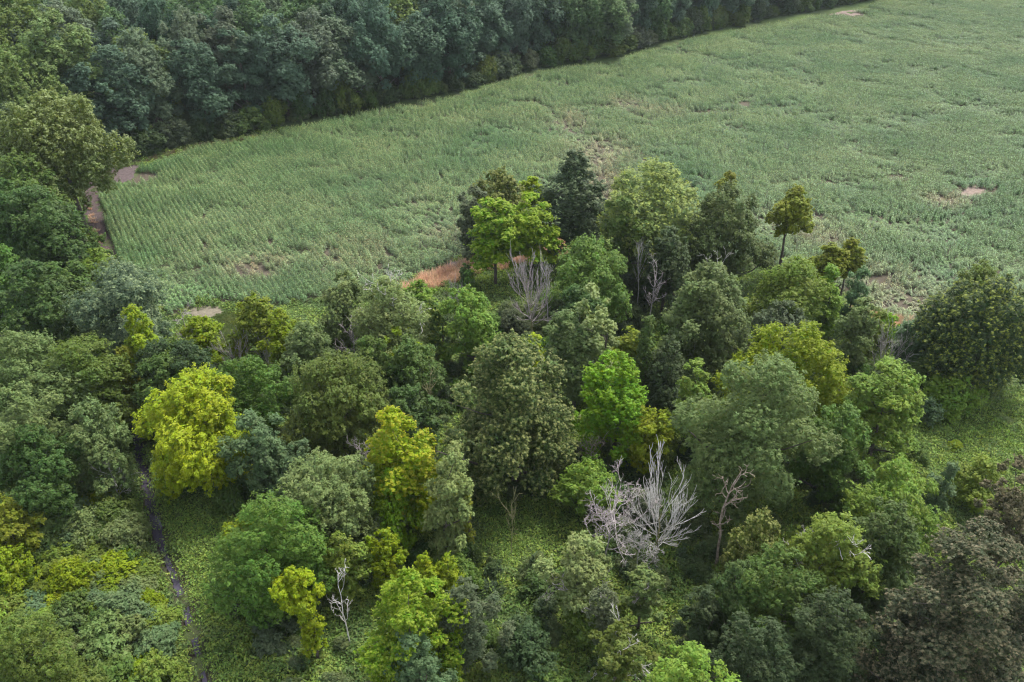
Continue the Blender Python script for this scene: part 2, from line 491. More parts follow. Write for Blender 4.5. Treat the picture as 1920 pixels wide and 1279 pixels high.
def leafy(name, cat, style, col, cx, top, base, w, label, tip=None, group=None, seed=None, dens=1.0, twigs=None, cb=None, colj=True, trunk_r=None):
    x, y, Ht, R, d = place(cx, top, base, w)
    Ht = max(Ht, .6)
    OUT['n'] += 1
    rng = np.random.default_rng(1000 + OUT['n'] if seed is None else seed)
    st = dict(STYLE[style])
    if cb is not None: st['cb'] = cb
    z0 = st['cb'] * Ht
    hpx = max(base - top, w * .7)
    n = int(np.clip(BUDGET * w * hpx * dens, 900, 60000))
    L = LEAF_PX * d / F
    V, var, c, lr = make_crown(rng, R, Ht - z0, z0, n, L, st)
    root = link(name, None, None, (x, y, gz(x, y)))
    root.empty_display_size = .5
    tag(root, label, cat, group)
    m = M_TIPS[tip] if tip else M_LEAF
    cr = link('crown', crown_mesh(V, var, m), root)
    base_c = np.array(C[col]) if isinstance(col, str) else fresh(col)
    if colj: base_c = base_c * rng.uniform(.92, 1.08) * rng.uniform(.95, 1.05, 3)
    cr.color = (*base_c, 1)
    link('trunk', trunk_mesh(rng, Ht, R, c, lr, r0=trunk_r, nlimb=(9 if w > 60 else 4)), root)
    OUT['leaves'] += len(var)
    if twigs:
        for a in range(twigs[1]):
            TT = Tubes(); j = rng.integers(len(c)); e = c[j]
            s = np.array([0, 0, e[2] * .75]); dd = unit(e - s + np.array([0, 0, .1]))
            limb(TT, rng, s, dd, np.linalg.norm(e - s) + lr[j] * 1.1, .06, 3, .55, 4, .2, 6, .16, 4, .02)
            link('dead_branch', TT.mesh('dead_branch', M_DEAD[twigs[0]]), root)
    return root

def dead(kind, wood, cx, top, base, w, label, lean=(0, 0), seed=None, name='dead_tree', cat='dead tree'):
    x, y, Ht, R, d = place(cx, top, base, w)
    if kind in ('pole', 'brush', 'shrub'): Ht *= 1.14; R *= 1.2
    OUT['n'] += 1
    rng = np.random.default_rng(5000 + OUT['n'] if seed is None else seed)
    root = link(name, None, None, (x, y, gz(x, y)))
    tag(root, label, cat)
    dead_parts(rng, Ht, R, kind, wood, root, lean)
    return root

# ------------------------------------------------------------------ the ground
def axis(segs):
    out = []
    for a, b, s in segs: out.append(np.arange(a, b, s))
    return np.concatenate(out + [[segs[-1][1]]])
gx = axis([(-1300, -400, 150), (-400, -140, 20), (-140, -66, 2.0), (-66, -34, .75), (-34, 110, 2.0), (110, 320, 8), (320, 1300, 140)])
gy = axis([(-400, 0, 100), (0, 36, 6), (36, 112, 1.2), (112, 190, 2.2), (190, 420, 7), (420, 1500, 135)])
GX, GY = np.meshgrid(gx, gy)
X, Y = GX.ravel(), GY.ravel()
Z = ground_z(X, Y)
fld = in_poly(X, Y, FIELD)
n1, n2, n3 = vnoise(X, Y, 14, 5), vnoise(X, Y, 4, 6), vnoise(X, Y, 1.7, 7)
soil = np.array([.062, .052, .038]); litter = np.array([.035, .042, .018]); grassc = np.array([.060, .095, .026]); mud = np.array([.040, .030, .024])
colr = litter + (grassc - litter) * np.clip(.2 + .9 * n1 * n2 + .25 * n3, 0, 1)[:, None]
colr = np.where(fld[:, None], soil * (.75 + .5 * n3)[:, None], colr)
ds = dist_line(X, Y, STREAM)
colr = colr + (mud - colr) * np.clip(1.6 - ds / .8, 0, 1)[:, None]
nx, ny = len(gx), len(gy)
ii = (np.arange(ny - 1)[:, None] * nx + np.arange(nx - 1)[None, :]).ravel()
gq = np.stack([ii, ii + 1, ii + nx + 1, ii + nx], 1)

def ground_mat(name, colour=None, attr=None, scale=1.2, var=.45, rough=.95):
    m, nt, out = mat(name)
    geo = node(nt, 'ShaderNodeNewGeometry')
    nz = node(nt, 'ShaderNodeTexNoise'); nz.inputs['Scale'].default_value = scale; nz.inputs['Detail'].default_value = 8; nz.inputs['Roughness'].default_value = .7
    nt.links.new(geo.outputs['Position'], nz.inputs['Vector'])
    mr = node(nt, 'ShaderNodeMapRange'); mr.inputs['From Min'].default_value = .25; mr.inputs['From Max'].default_value = .75
    mr.inputs['To Min'].default_value = 1 - var; mr.inputs['To Max'].default_value = 1 + var
    nt.links.new(nz.outputs[0], mr.inputs[0])
    hs = node(nt, 'ShaderNodeHueSaturation'); nt.links.new(mr.outputs[0], hs.inputs['Value'])
    if attr:
        a = node(nt, 'ShaderNodeAttribute', attribute_name=attr); nt.links.new(a.outputs['Color'], hs.inputs['Color'])
    else: hs.inputs['Color'].default_value = (*colour, 1)
    b = node(nt, 'ShaderNodeBsdfPrincipled'); b.inputs['Roughness'].default_value = rough; b.inputs['Specular IOR Level'].default_value = .1
    nt.links.new(hs.outputs[0], b.inputs['Base Color'])
    bp = node(nt, 'ShaderNodeBump'); bp.inputs['Strength'].default_value = .6; bp.inputs['Distance'].default_value = .15
    nt.links.new(nz.outputs[0], bp.inputs['Height']); nt.links.new(bp.outputs[0], b.inputs['Normal'])
    nt.links.new(b.outputs[0], out.inputs[0])
    return m

ga = {'soilcol': ('FLOAT_COLOR', 'POINT', np.column_stack([colr, np.ones(len(X))]).astype(np.float32))}
g = link('ground', build_mesh('ground', np.column_stack([X, Y, Z]), gq, None, ground_mat('ground', attr='soilcol'), ga, smooth=True))
tag(g, 'forest floor and open soil under the trees and the maize', kind='structure')

def strip(name, pts, half, lift, material, n=70, flat=None, ragged=.25, seed=0, cross=5):
    pts = np.array([p[:2] for p in pts]); half = np.broadcast_to(np.asarray(half, float), (len(pts),))
    s = np.concatenate([[0], np.cumsum(np.hypot(*np.diff(pts, axis=0).T))])
    u = np.linspace(0, s[-1], n)
    for _ in range(1):
        px, py, hw = np.interp(u, s, pts[:, 0]), np.interp(u, s, pts[:, 1]), np.interp(u, s, half)
    k = np.array([1, 2, 3, 2, 1]) / 9.
    if n > 12:
        px[2:-2] = np.convolve(px, k, 'valid'); py[2:-2] = np.convolve(py, k, 'valid')
    d = unit(np.column_stack([np.gradient(px), np.gradient(py)])); nn = np.column_stack([-d[:, 1], d[:, 0]])
    rng = np.random.default_rng(seed)
    V = []
    wl = hw * (1 + ragged * rng.normal(0, .6, n)); wr = hw * (1 + ragged * rng.normal(0, .6, n))
    for j in range(cross):
        f = j / (cross - 1)
        off = -wl * (1 - f) + wr * f
        V.append(np.column_stack([px + nn[:, 0] * off, py + nn[:, 1] * off]))
    V = np.stack(V, 1).reshape(-1, 2)
    z = ground_z(V[:, 0], V[:, 1]) + lift if flat is None else np.full(len(V), flat)
    i = (np.arange(n - 1)[:, None] * cross + np.arange(cross - 1)[None, :]).ravel()
    q = np.stack([i, i + 1, i + cross + 1, i + cross], 1)[:, ::-1]
    o = link(name, build_mesh(name, np.column_stack([V, z]), q, None, material, smooth=True))
    return o

m, nt, out = mat('ditch_water')
b = node(nt, 'ShaderNodeBsdfPrincipled'); b.inputs['Base Color'].default_value = (.040, .034, .050, 1); b.inputs['Roughness'].default_value = .08; b.inputs['IOR'].default_value = 1.33; b.inputs['Specular IOR Level'].default_value = .32
geo = node(nt, 'ShaderNodeNewGeometry')
nz = node(nt, 'ShaderNodeTexNoise'); nz.inputs['Scale'].default_value = 1.4; nz.inputs['Detail'].default_value = 3
nt.links.new(geo.outputs['Position'], nz.inputs['Vector'])
bp = node(nt, 'ShaderNodeBump'); bp.inputs['Strength'].default_value = .25; bp.inputs['Distance'].default_value = .05
nt.links.new(nz.outputs[0], bp.inputs['Height']); nt.links.new(bp.outputs[0], b.inputs['Normal']); nt.links.new(b.outputs[0], out.inputs[0])
M_WATER = m
w_ = strip('stream', STREAM, [.5, .6, .62, .62, .62, .5, .30, .30, .34, .40, .34, .25, .2, .2], 0, M_WATER, 90, flat=-.47, ragged=.22)
tag(w_, 'narrow dark stream reflecting the grey sky between leafy banks', kind='structure')

TRACK = px_line([(232, 322), (196, 330), (176, 350), (172, 378), (180, 410), (194, 446), (210, 486), (224, 515)])
M_TRACK = ground_mat('track_soil', (.058, .043, .042), scale=1.6, var=.5)
t_ = strip('dirt_track', TRACK, [1.5, 2.2, 2.0, 1.7, 1.5, 1.4, 1.3, 1.0], .035, M_TRACK, 60, ragged=.18, seed=2)
tag(t_, 'purplish brown dirt track along the left end of the maize field', kind='structure')

def patch(name, polygon_px, colour, label, lift=.05, kind='structure', seed=1, scale=1.4):
    pts = np.array([p[:2] for p in px_line(polygon_px)])
    n = 48
    cl = np.vstack([pts, pts[:1]]); s = np.concatenate([[0], np.cumsum(np.hypot(*np.diff(cl, axis=0).T))])
    u = np.linspace(0, s[-1], n, endpoint=False)
    rng = np.random.default_rng(seed)
    b_ = np.column_stack([np.interp(u, s, cl[:, 0]), np.interp(u, s, cl[:, 1])]); c_ = b_.mean(0)
    b_ = c_ + (b_ - c_) * rng.uniform(.9, 1.08, (n, 1))
    rings = [c_ + (b_ - c_) * f for f in (1, .75, .5, .25)]
    V = np.vstack(rings + [c_[None]])
    z = ground_z(V[:, 0], V[:, 1]) + lift
    i = np.arange(n); j = (i + 1) % n
    q = np.vstack([np.stack([r * n + i, r * n + j, (r + 1) * n + j, (r + 1) * n + i], 1) for r in range(3)])
    tr = np.stack([3 * n + i, 3 * n + j, np.full(n, 4 * n)], 1)
    o = link(name, build_mesh(name, np.column_stack([V, z]), q, tr, ground_mat(name, colour, scale=scale, var=.45), smooth=True))
    return tag(o, label, kind=kind)

patch('bare_soil', [(186, 318), (222, 308), (262, 309), (252, 328), (243, 341), (200, 345), (178, 336)], (.078, .060, .060), 'bare purplish soil clearing at the far left corner of the maize field')
patch('bare_soil', [(356, 580), (380, 574), (412, 576), (420, 588), (394, 598), (362, 594)], (.12, .105, .078), 'pale sandy soil at the near left corner of the maize field', seed=3)
patch('bare_soil', [(1556, 27), (1580, 20), (1620, 17), (1612, 28), (1580, 33)], (.15, .115, .10), 'distant pinkish bare soil at the top edge of the maize field', seed=4)
patch('bare_soil', [(1795, 366), (1815, 352), (1870, 343), (1868, 354), (1830, 370)], (.155, .118, .098), 'pinkish bare soil gap in the maize at the right', seed=5)
patch('bare_soil', [(752, 535), (800, 512), (850, 492), (900, 482), (915, 492), (860, 515), (790, 540)], (.12, .095, .09), 'dark bare soil along the near edge of the maize', seed=6)
patch('lawn', [(392, 602), (440, 582), (470, 600), (462, 650), (420, 660), (396, 636)], (.085, .125, .040), 'short light green grass beside the sandy soil corner', seed=7, scale=3)
patch('bare_soil', [(1604, 578), (1650, 584), (1672, 598), (1640, 606), (1610, 600)], (.13, .085, .06), 'rusty bare soil strip below the maize at the right', seed=8)
patch('bare_soil', [(1690, 600), (1740, 596), (1772, 606), (1730, 622), (1696, 616)], (.13, .09, .065), 'rusty bare soil under the maize edge beside the dark tree at the right', seed=9)

# ------------------------------------------------------------------ scattered plants that nobody could count (geometry nodes)
def scatter(name, P, rot, scl, idx, sources, extra=None):
    me = bpy.data.meshes.new(name + '_points')
    me.vertices.add(len(P)); me.vertices.foreach_set('co', np.asarray(P, np.float32).ravel())
    for k, typ, arr in [('rot', 'FLOAT_VECTOR', rot), ('scl', 'FLOAT_VECTOR', scl), ('idx', 'INT', idx)] + (extra or []):
        a = me.attributes.new(k, typ, 'POINT')
        a.data.foreach_set('vector' if typ == 'FLOAT_VECTOR' else 'value', np.ascontiguousarray(arr, np.int32 if typ == 'INT' else np.float32).ravel())
    o = link(name, me)
    c = bpy.data.collections.new(name + '_kinds')
    for i, (sm) in enumerate(sources):
        so = bpy.data.objects.new('%s_kind_%02d' % (name, i), sm); c.objects.link(so)
    ng = bpy.data.node_groups.new(name, 'GeometryNodeTree')
    ng.interface.new_socket('Geometry', in_out='INPUT', socket_type='NodeSocketGeometry')
    ng.interface.new_socket('Geometry', in_out='OUTPUT', socket_type='NodeSocketGeometry')
    N = ng.nodes; Lk = ng.links
    gi, go = N.new('NodeGroupInput'), N.new('NodeGroupOutput')
    iop = N.new('GeometryNodeInstanceOnPoints'); ci = N.new('GeometryNodeCollectionInfo')
    ci.inputs['Collection'].default_value = c
    ci.inputs['Separate Children'].default_value = True; ci.inputs['Reset Children'].default_value = True
    iop.inputs['Pick Instance'].default_value = True
    def na(nm, t):
        a = N.new('GeometryNodeInputNamedAttribute'); a.data_type = t; a.inputs['Name'].default_value = nm; return a.outputs['Attribute']
    Lk.new(gi.outputs[0], iop.inputs['Points']); Lk.new(ci.outputs[0], iop.inputs['Instance'])
    Lk.new(na('idx', 'INT'), iop.inputs['Instance Index'])
    e2r = N.new('FunctionNodeEulerToRotation'); Lk.new(na('rot', 'FLOAT_VECTOR'), e2r.inputs[0]); Lk.new(e2r.outputs[0], iop.inputs['Rotation'])
    Lk.new(na('scl', 'FLOAT_VECTOR'), iop.inputs['Scale'])
    Lk.new(iop.outputs[0], go.inputs[0])
    md = o.modifiers.new('scatter', 'NODES'); md.node_group = ng
    return o

# ---- maize
def maize_mat():
    m, nt, out = mat('maize')
    at = node(nt, 'ShaderNodeAttribute', attribute_name='kindcol')
    ins = node(nt, 'ShaderNodeAttribute', attribute_name='dry', attribute_type='INSTANCER')
    geo = node(nt, 'ShaderNodeNewGeometry')
    n1 = node(nt, 'ShaderNodeTexNoise'); n1.inputs['Scale'].default_value = .045; n1.inputs['Detail'].default_value = 4; n1.inputs['Roughness'].default_value = .6
    nt.links.new(geo.outputs['Position'], n1.inputs['Vector'])
    mr = node(nt, 'ShaderNodeMapRange'); mr.inputs['From Min'].default_value = .35; mr.inputs['From Max'].default_value = .65
    nt.links.new(n1.outputs[0], mr.inputs[0])
    mx = node(nt, 'ShaderNodeMix', data_type='RGBA'); nt.links.new(mr.outputs[0], mx.inputs[0])
    mx.inputs[6].default_value = (.066, .136, .046, 1); mx.inputs[7].default_value = (.130, .196, .076, 1)
    dr = node(nt, 'ShaderNodeMix', data_type='RGBA'); nt.links.new(ins.outputs['Fac'], dr.inputs[0])
    nt.links.new(mx.outputs[2], dr.inputs[6]); dr.inputs[7].default_value = (.25, .215, .125, 1)
    mul = node(nt, 'ShaderNodeMix', data_type='RGBA'); mul.blend_type = 'MULTIPLY'; mul.inputs[0].default_value = 1
    nt.links.new(dr.outputs[2], mul.inputs[6]); nt.links.new(at.outputs['Color'], mul.inputs[7])
    leaf_shader(nt, out, mul.outputs[2], trans=.28, rough=.5, spec=.3)
    return m
M_MAIZE = maize_mat()

def maize_plant(rng, x0, y0, h, across, tassel=1.0):
    """stalk, arching leaves and a pale tassel; returns verts, quads, colours per face"""
    V, Q, Cc = [], [], []
    def ribbon(pts, ws, side, c):
        b = len(V)
        for p, w in zip(pts, ws): V.append(p - side * w); V.append(p + side * w)
        for i in range(len(pts) - 1):
            k = b + 2 * i; Q.append((k, k + 1, k + 3, k + 2)); Cc.append(c)
    o = np.array([x0, y0, 0.]); pb = rng.uniform(.50, 1.55)
    lean = rng.normal(0, .05, 2)
    at = lambda z: o + np.array([lean[0] * z, lean[1] * z, z])
    s = np.array([.02, 0, 0]); ribbon([at(-.1), at(h * .92)], [1, .7], s, (1.1, 1.0, .9))
    s = np.array([0, .02, 0]); ribbon([at(-.1), at(h * .92)], [1, .7], s, (1.1, 1.0, .9))
    az = across + rng.normal(0, .55)
    nl = 9
    for i in range(nl):
        z = h * (.16 + .70 * i / nl)
        a = az + (math.pi if i % 2 else 0) + rng.normal(0, .35)
        d = np.array([math.cos(a), math.sin(a), 0]); side = np.array([-d[1], d[0], 0])
        Lf = rng.uniform(.46, .72) * (1.0 if i < nl - 2 else .62)
        up = rng.uniform(.35, .75) if i < nl - 3 else rng.uniform(.6, 1.1)
        u = np.array([0, .38, .72, 1.0])
        pts = [at(z) + d * Lf * t * (.95) + np.array([0, 0, Lf * (up * t * 1.5 - (up * 1.05 + .55) * t * t)]) for t in u]
        g = rng.uniform(.72, 1.3) * pb
        ribbon(pts, [.028, .058, .048, .006], side, (g, g, g * rng.uniform(.85, 1.1)))
    for i in range(4):
        a = rng.uniform(0, 6.28); k = rng.uniform(.05, .16)
        p0 = at(h * .90); p1 = p0 + np.array([math.cos(a) * k, math.sin(a) * k, rng.uniform(.22, .34)])
        ribbon([p0, p1], [.016, .013], np.array([math.sin(a), -math.cos(a), 0]), (2.5 * tassel, 1.75 * tassel, 2.0 * tassel))
    return V, Q, Cc

def maize_mesh(rng, spots, across=math.pi / 2, hs=(1.8, 2.65), tassel=1.0):
    V, Q, Cc = [], [], []
    for (x, y) in spots:
        v, q, c = maize_plant(rng, x, y, rng.uniform(*hs), across, tassel)
        b = len(V); V += v; Q += [tuple(k + b for k in f) for f in q]; Cc += c
    Cc = np.array(Cc)
    return build_mesh('maize', np.array(V), np.array(Q), None, M_MAIZE, {'kindcol': ('FLOAT_COLOR', 'FACE', np.column_stack([Cc, np.ones(len(Cc))]).astype(np.float32))})

rngm = np.random.default_rng(7)
SEG = 2.1
maize_kinds = [maize_mesh(rngm, [(-SEG / 2 + SEG * (i + .5) / 8 + rngm.normal(0, .05), rngm.normal(0, .05)) for i in range(8)]) for _ in range(8)]
maize_kinds += [maize_mesh(rngm, [(rngm.uniform(-SEG / 2, SEG / 2), rngm.normal(0, .08)) for i in range(3)], hs=(1.1, 2.0)) for _ in range(3)]
maize_kinds += [maize_mesh(rngm, [(-SEG / 2 + SEG * (i + .5) / 8 + rngm.normal(0, .05), rngm.normal(0, .05)) for i in range(8)], tassel=.5) for _ in range(5)]

def ell(cx, cy, rx, ry, rot=0):
    c = ground_px(cx, cy, 1.0); d = depth_of(c[1], 1.0)
    a = ground_px(cx, cy - ry, 1.0); b_ = ground_px(cx, cy + ry, 1.0)
    return c[0], c[1], rx / F * d, abs(a[1] - b_[1]) / 2
GAPS = [ell(*e) for e in [(1688, 328, 34, 7), (1832, 354, 42, 8), (1350, 205, 48, 4), (1395, 190, 26, 4), (250, 326, 36, 11), (1590, 24, 36, 6), (1560, 398, 24, 4), (1548, 336, 22, 4), (390, 585, 36, 14), (1655, 590, 40, 8)]]
THIN = [(ell(*e), s) for e, s in [((478, 492, 62, 24), .8), ((1128, 286, 70, 36), .62), ((1070, 222, 46, 24), .4), ((1680, 545, 115, 62), .5), ((1140, 345, 60, 40), .75), ((1540, 440, 60, 26), .55),
        ((1775, 372, 44, 14), .9), ((660, 470, 120, 50), .28), ((1180, 190, 60, 14), .35), ((870, 440, 90, 40), .35), ((395, 560, 70, 16), .6), ((1480, 410, 70, 20), .45), ((1840, 560, 60, 30), .6), ((1240, 205, 60, 14), .4)]]
# dark seams where the maize is low: lines in the crop
SEAMS = [(px_line(l), w) for l, w in [([(1008, 196), (1060, 240), (1120, 300)], 1.0), ([(1300, 218), (1350, 203), (1412, 184)], 1.1), ([(1090, 215), (1150, 205), (1215, 228)], .9), ([(640, 262), (700, 250), (760, 252)], .6),
         ([(1650, 322), (1690, 331), (1720, 326)], .9), ([(1770, 335), (1820, 342), (1880, 322)], 1.0), ([(1380, 118), (1440, 100)], .7), ([(1640, 250), (1700, 232)], .7), ([(1560, 290), (1600, 268)], .6),
         ([(760, 310), (830, 296), (900, 300)], .8), ([(560, 322), (640, 318)], .7), ([(1640, 60), (1690, 70)], .6), ([(1840, 128), (1870, 126)], .6), ([(1000, 380), (1100, 398)], .9), ([(700, 400), (790, 385), (860, 392)], .7),
         ([(1310, 170), (1330, 120)], .6), ([(1450, 352), (1520, 340), (1560, 345)], .8), ([(860, 170), (940, 190), (1000, 196)], .6), ([(1760, 215), (1850, 190), (1919, 178)], .5), ([(1700, 150), (1780, 132)], .5)]]

def field_state(x, y):
    bare = np.zeros(x.shape, bool); dry = np.zeros(x.shape); hgt = np.ones(x.shape)
    jit = .75 + .5 * vnoise(x, y, 2.5, 21)
    for (a, b_, ra, rb) in GAPS: bare |= (((x - a) / ra) ** 2 + ((y - b_) / rb) ** 2) < jit ** 2
    for (e, s) in THIN:
        a, b_, ra, rb = e
        q = ((x - a) / ra) ** 2 + ((y - b_) / rb) ** 2
        dry = np.maximum(dry, s * np.exp(-q * 1.2) * (.5 + vnoise(x, y, 3, 22)))
    for (l, w) in SEAMS:
        dd = dist_line(x, y, l)
        hgt -= .78 * np.exp(-(dd / (1.35 * w * (.6 + .9 * vnoise(x, y, 4, 23)))) ** 2)
    n = .6 * vnoise(x, y, 8, 24) + .4 * vnoise(x, y, 3, 25)
    hgt -= .60 * np.clip((.41 - n) / .12, 0, 1)
    hgt *= 1.06 - .34 * vnoise(x, y, 1.7, 28) - .16 * vnoise(x, y, 5.5, 29)
    dry = np.maximum(dry, .24 * np.clip((vnoise(x, y, 26, 26) - .42) / .3, 0, 1) * vnoise(x, y, 4, 27) * np.clip((190 - y) / 60, .25, 1))
    hgt *= 1 - .30 * np.clip(dry, 0, 1)
    return bare, np.clip(dry, 0, 1), np.clip(hgt, .25, 1)

HEADLAND = px_line([(1590, 560), (1640, 400), (1760, 385), (1900, 300), (1990, 200), (2400, 200), (2400, 700), (1650, 700)])
CORN_AT = ground_px(345, 590)[:2]
def rows(d, spacing, inside):
    d = np.array(d) / np.hypot(*d); nrm = np.array([-d[1], d[0]])
    pp = np.array([p[:2] for p in FIELD]); a0, a1 = (pp @ d).min(), (pp @ d).max(); b0, b1 = (pp @ nrm).min(), (pp @ nrm).max()
    A, B = np.meshgrid(np.arange(a0, a1, SEG), np.arange(b0, b1, spacing))
    A = A + (np.arange(A.shape[0]) * .77 % SEG)[:, None]
    x = (A * d[0] + B * nrm[0]).ravel(); y = (A * d[1] + B * nrm[1]).ravel()
    x = x + .25 * (vnoise(x, y, 30, 41) - .5) * spacing
    k = inside(x, y)
    return x[k], y[k], np.full(k.sum(), math.atan2(d[1], d[0]))

def visible(x, y, z=2.0, m=70):
    px, py = project(x, y, z)
    return (px > -m) & (px < 1920 + m) & (py > -m) & (py < 1279 + m)

ROWD = np.array((.515, -.857)); ROWD /= np.hypot(*ROWD); ROWN = np.array([-ROWD[1], ROWD[0]])
inF = lambda x, y: in_poly(x, y, FIELD) & visible(x, y)
xa, ya, ra = rows(ROWD, .88, lambda x, y: inF(x, y) & ~in_poly(x, y, HEADLAND))
xb, yb, rb = rows((.77, .64), .80, lambda x, y: inF(x, y) & in_poly(x, y, HEADLAND))
mx_, my_, mr_ = np.concatenate([xa, xb]), np.concatenate([ya, yb]), np.concatenate([ra, rb])
rngm = np.random.default_rng(5)
corner = ground_px(215, 430)[:2]
loose = np.clip((np.hypot(mx_ - corner[0], my_ - corner[1]) - 42) / 36, 0, 1)
mx_ = mx_ + loose * rngm.normal(0, .22, len(mx_)); my_ = my_ + loose * rngm.normal(0, .22, len(mx_)); mr_ = mr_ + loose * rngm.normal(0, .55, len(mx_))
bare, dry, hgt = field_state(mx_, my_)
rngm = np.random.default_rng(11)
n_ = len(mx_)
# the open rows of the near left corner are planted one by one below
SINGLE = [(x, y) for x, y in zip(mx_, my_)]
front = np.array([np.hypot(mx_ - CORN_AT[0], my_ - CORN_AT[1])]).ravel()
px_, py_ = project(mx_, my_, 1.2)
front = np.where((px_ > 215) & ~bare, front, 1e9)
one_by_one = np.argsort(front)[:38]
keep = ~bare & (rngm.uniform(0, 1, n_) > .55 * dry ** 1.3); keep[one_by_one] = False
tall = rngm.uniform(.90, 1.10, n_)
idx = rngm.integers(0, 8, n_); thin = rngm.uniform(0, 1, n_) < dry * .8; idx[thin] = rngm.integers(8, 11, thin.sum())
green_ = ~thin & (rngm.uniform(0, 1, n_) < np.clip((px_ - 1250) / 500, 0, 1) * .9); idx[green_] = rngm.integers(11, 16, green_.sum())
flip = np.where(rngm.uniform(0, 1, n_) < .5, math.pi, 0)
P_ = np.column_stack([mx_, my_, ground_z(mx_, my_)])[keep]
R_ = np.column_stack([np.zeros(n_), np.zeros(n_), mr_ + flip + rngm.normal(0, .03, n_)])[keep]
S_ = np.column_stack([np.ones(n_), rngm.uniform(.9, 1.15, n_), hgt * tall])[keep]
cf = scatter('maize_crop', P_, R_, S_, idx[keep], maize_kinds, [('dry', 'FLOAT', np.clip(dry * rngm.uniform(.5, 1.3, n_), 0, 1)[keep])])
tag(cf, 'tall pale green maize crop with cream tassels covering the whole field', kind='stuff')

single = [maize_mesh(rngm, [(0, 0)], hs=(2.1, 2.5)) for _ in range(6)]
count = 0
for k in one_by_one:
    for i in range(8):
        if count >= 300: break
        a = -SEG / 2 + SEG * (i + .5) / 8 + rngm.normal(0, .05)
        x, y = mx_[k] + math.cos(mr_[k]) * a + rngm.normal(0, .04), my_[k] + math.sin(mr_[k]) * a + rngm.normal(0, .04)
        o = link('maize_plant', single[count % 6], None, (x, y, gz(x, y)))
        o.rotation_euler = (0, 0, mr_[k] + (math.pi if rngm.uniform() < .5 else 0) + rngm.normal(0, .15)); s = rngm.uniform(.85, 1.1) * hgt[k]; o.scale = (1, 1, s)
        tag(o, 'green maize plant in the open rows at the field corner beside the pale sandy soil', 'maize plant', 'maize plants in the rows beside the sandy corner')
        count += 1

# ---- herbs and low growth on the forest floor
def tuft_mesh(rng, n, rad, hgt, L, material, up=.8, blade=False):
    q = np.column_stack([rng.normal(0, rad * .5, n), rng.normal(0, rad * .5, n)])
    r = np.hypot(q[:, 0], q[:, 1]) / rad
    z = hgt * rng.uniform(.25, 1, n) * np.clip(1.1 - r * .7, .15, 1)
    p = np.column_stack([q, z])
    nr = unit(np.column_stack([q * .5 / rad, np.full(n, up)]) + rng.normal(0, .45, (n, 3)))
    if blade:
        V = np.empty((n, 4, 3)); t = unit(np.column_stack([q / rad * .6 + rng.normal(0, .25, (n, 2)), np.ones(n)])); s = unit(np.cross(t, rng.normal(size=(n, 3))))
        b0 = np.column_stack([q * .6, np.zeros(n)]); hh = (hgt * rng.uniform(.5, 1, n))[:, None]
        V[:, 0] = b0 - s * .03; V[:, 1] = b0 + s * .03; V[:, 2] = b0 + t * hh + s * .012; V[:, 3] = b0 + t * hh - s * .012
        V = V.reshape(-1, 3)
    else: V = leaf_tris(p, nr, rng, L)
    var = rng.uniform(0, 1, (n, 3))
    return build_mesh('herb', V, quads_idx(n) if blade else None, None if blade else tris_idx(n), material, {'leafvar': ('FLOAT_VECTOR', 'FACE', var.astype(np.float32))})

def herb_mat(name, ramp, scale=.10, fine=.8):
    m, nt, out = mat(name)
    geo = node(nt, 'ShaderNodeNewGeometry')
    n1 = node(nt, 'ShaderNodeTexNoise'); n1.inputs['Scale'].default_value = scale; n1.inputs['Detail'].default_value = 5; n1.inputs['Roughness'].default_value = .65
    nt.links.new(geo.outputs['Position'], n1.inputs['Vector'])
    rp = node(nt, 'ShaderNodeValToRGB'); el = rp.color_ramp.elements
    el[0].position, el[0].color = ramp[0][0], (*ramp[0][1], 1); el[1].position, el[1].color = ramp[-1][0], (*ramp[-1][1], 1)
    for p, c in ramp[1:-1]:
        e = el.new(p); e.color = (*c, 1)
    nt.links.new(n1.outputs[0], rp.inputs[0])
    at = node(nt, 'ShaderNodeAttribute', attribute_name='leafvar'); sep = node(nt, 'ShaderNodeSeparateXYZ'); nt.links.new(at.outputs['Vector'], sep.inputs[0])
    hsv = node(nt, 'ShaderNodeHueSaturation'); nt.links.new(rp.outputs[0], hsv.inputs['Color'])
    mv = node(nt, 'ShaderNodeMapRange'); mv.inputs['To Min'].default_value = .6; mv.inputs['To Max'].default_value = 1.4
    nt.links.new(sep.outputs[1], mv.inputs['Value']); nt.links.new(mv.outputs[0], hsv.inputs['Value'])
    mh = node(nt, 'ShaderNodeMapRange'); mh.inputs['To Min'].default_value = .47; mh.inputs['To Max'].default_value = .525
    nt.links.new(sep.outputs[0], mh.inputs['Value']); nt.links.new(mh.outputs[0], hsv.inputs['Hue'])
    leaf_shader(nt, out, hsv.outputs[0], trans=.3)
    return m
M_HERB = herb_mat('herb', [(.36, (.052, .088, .028)), (.45, (.092, .150, .034)), (.53, (.165, .230, .042)), (.60, (.085, .130, .042)), (.68, (.135, .185, .055))], .11)
M_GLADE = herb_mat('glade_herb', [(.36, (.085, .145, .032)), (.44, (.165, .245, .045)), (.52, (.120, .185, .040)), (.58, (.175, .250, .050)), (.68, (.12, .185, .046))], .30)
M_DRYGRASS = herb_mat('dry_grass', [(.35, (.46, .30, .20)), (.5, (.58, .40, .27)), (.65, (.46, .37, .24))], .3)
M_VERGE = herb_mat('verge_grass', [(.35, (.11, .10, .052)), (.5, (.15, .13, .07)), (.65, (.10, .12, .05))], .3)
M_LAWN = herb_mat('lawn_grass', [(.35, (.085, .13, .04)), (.65, (.14, .17, .06))], .4)
rngh = np.random.default_rng(21)
herbs = [tuft_mesh(rngh, 70, 1.0, h, .26, M_HERB) for h in (.35, .5, .7, .9, 1.2, .45)] + [tuft_mesh(rngh, 90, 1.0, h, .19, M_GLADE) for h in (.35, .5, .75)]
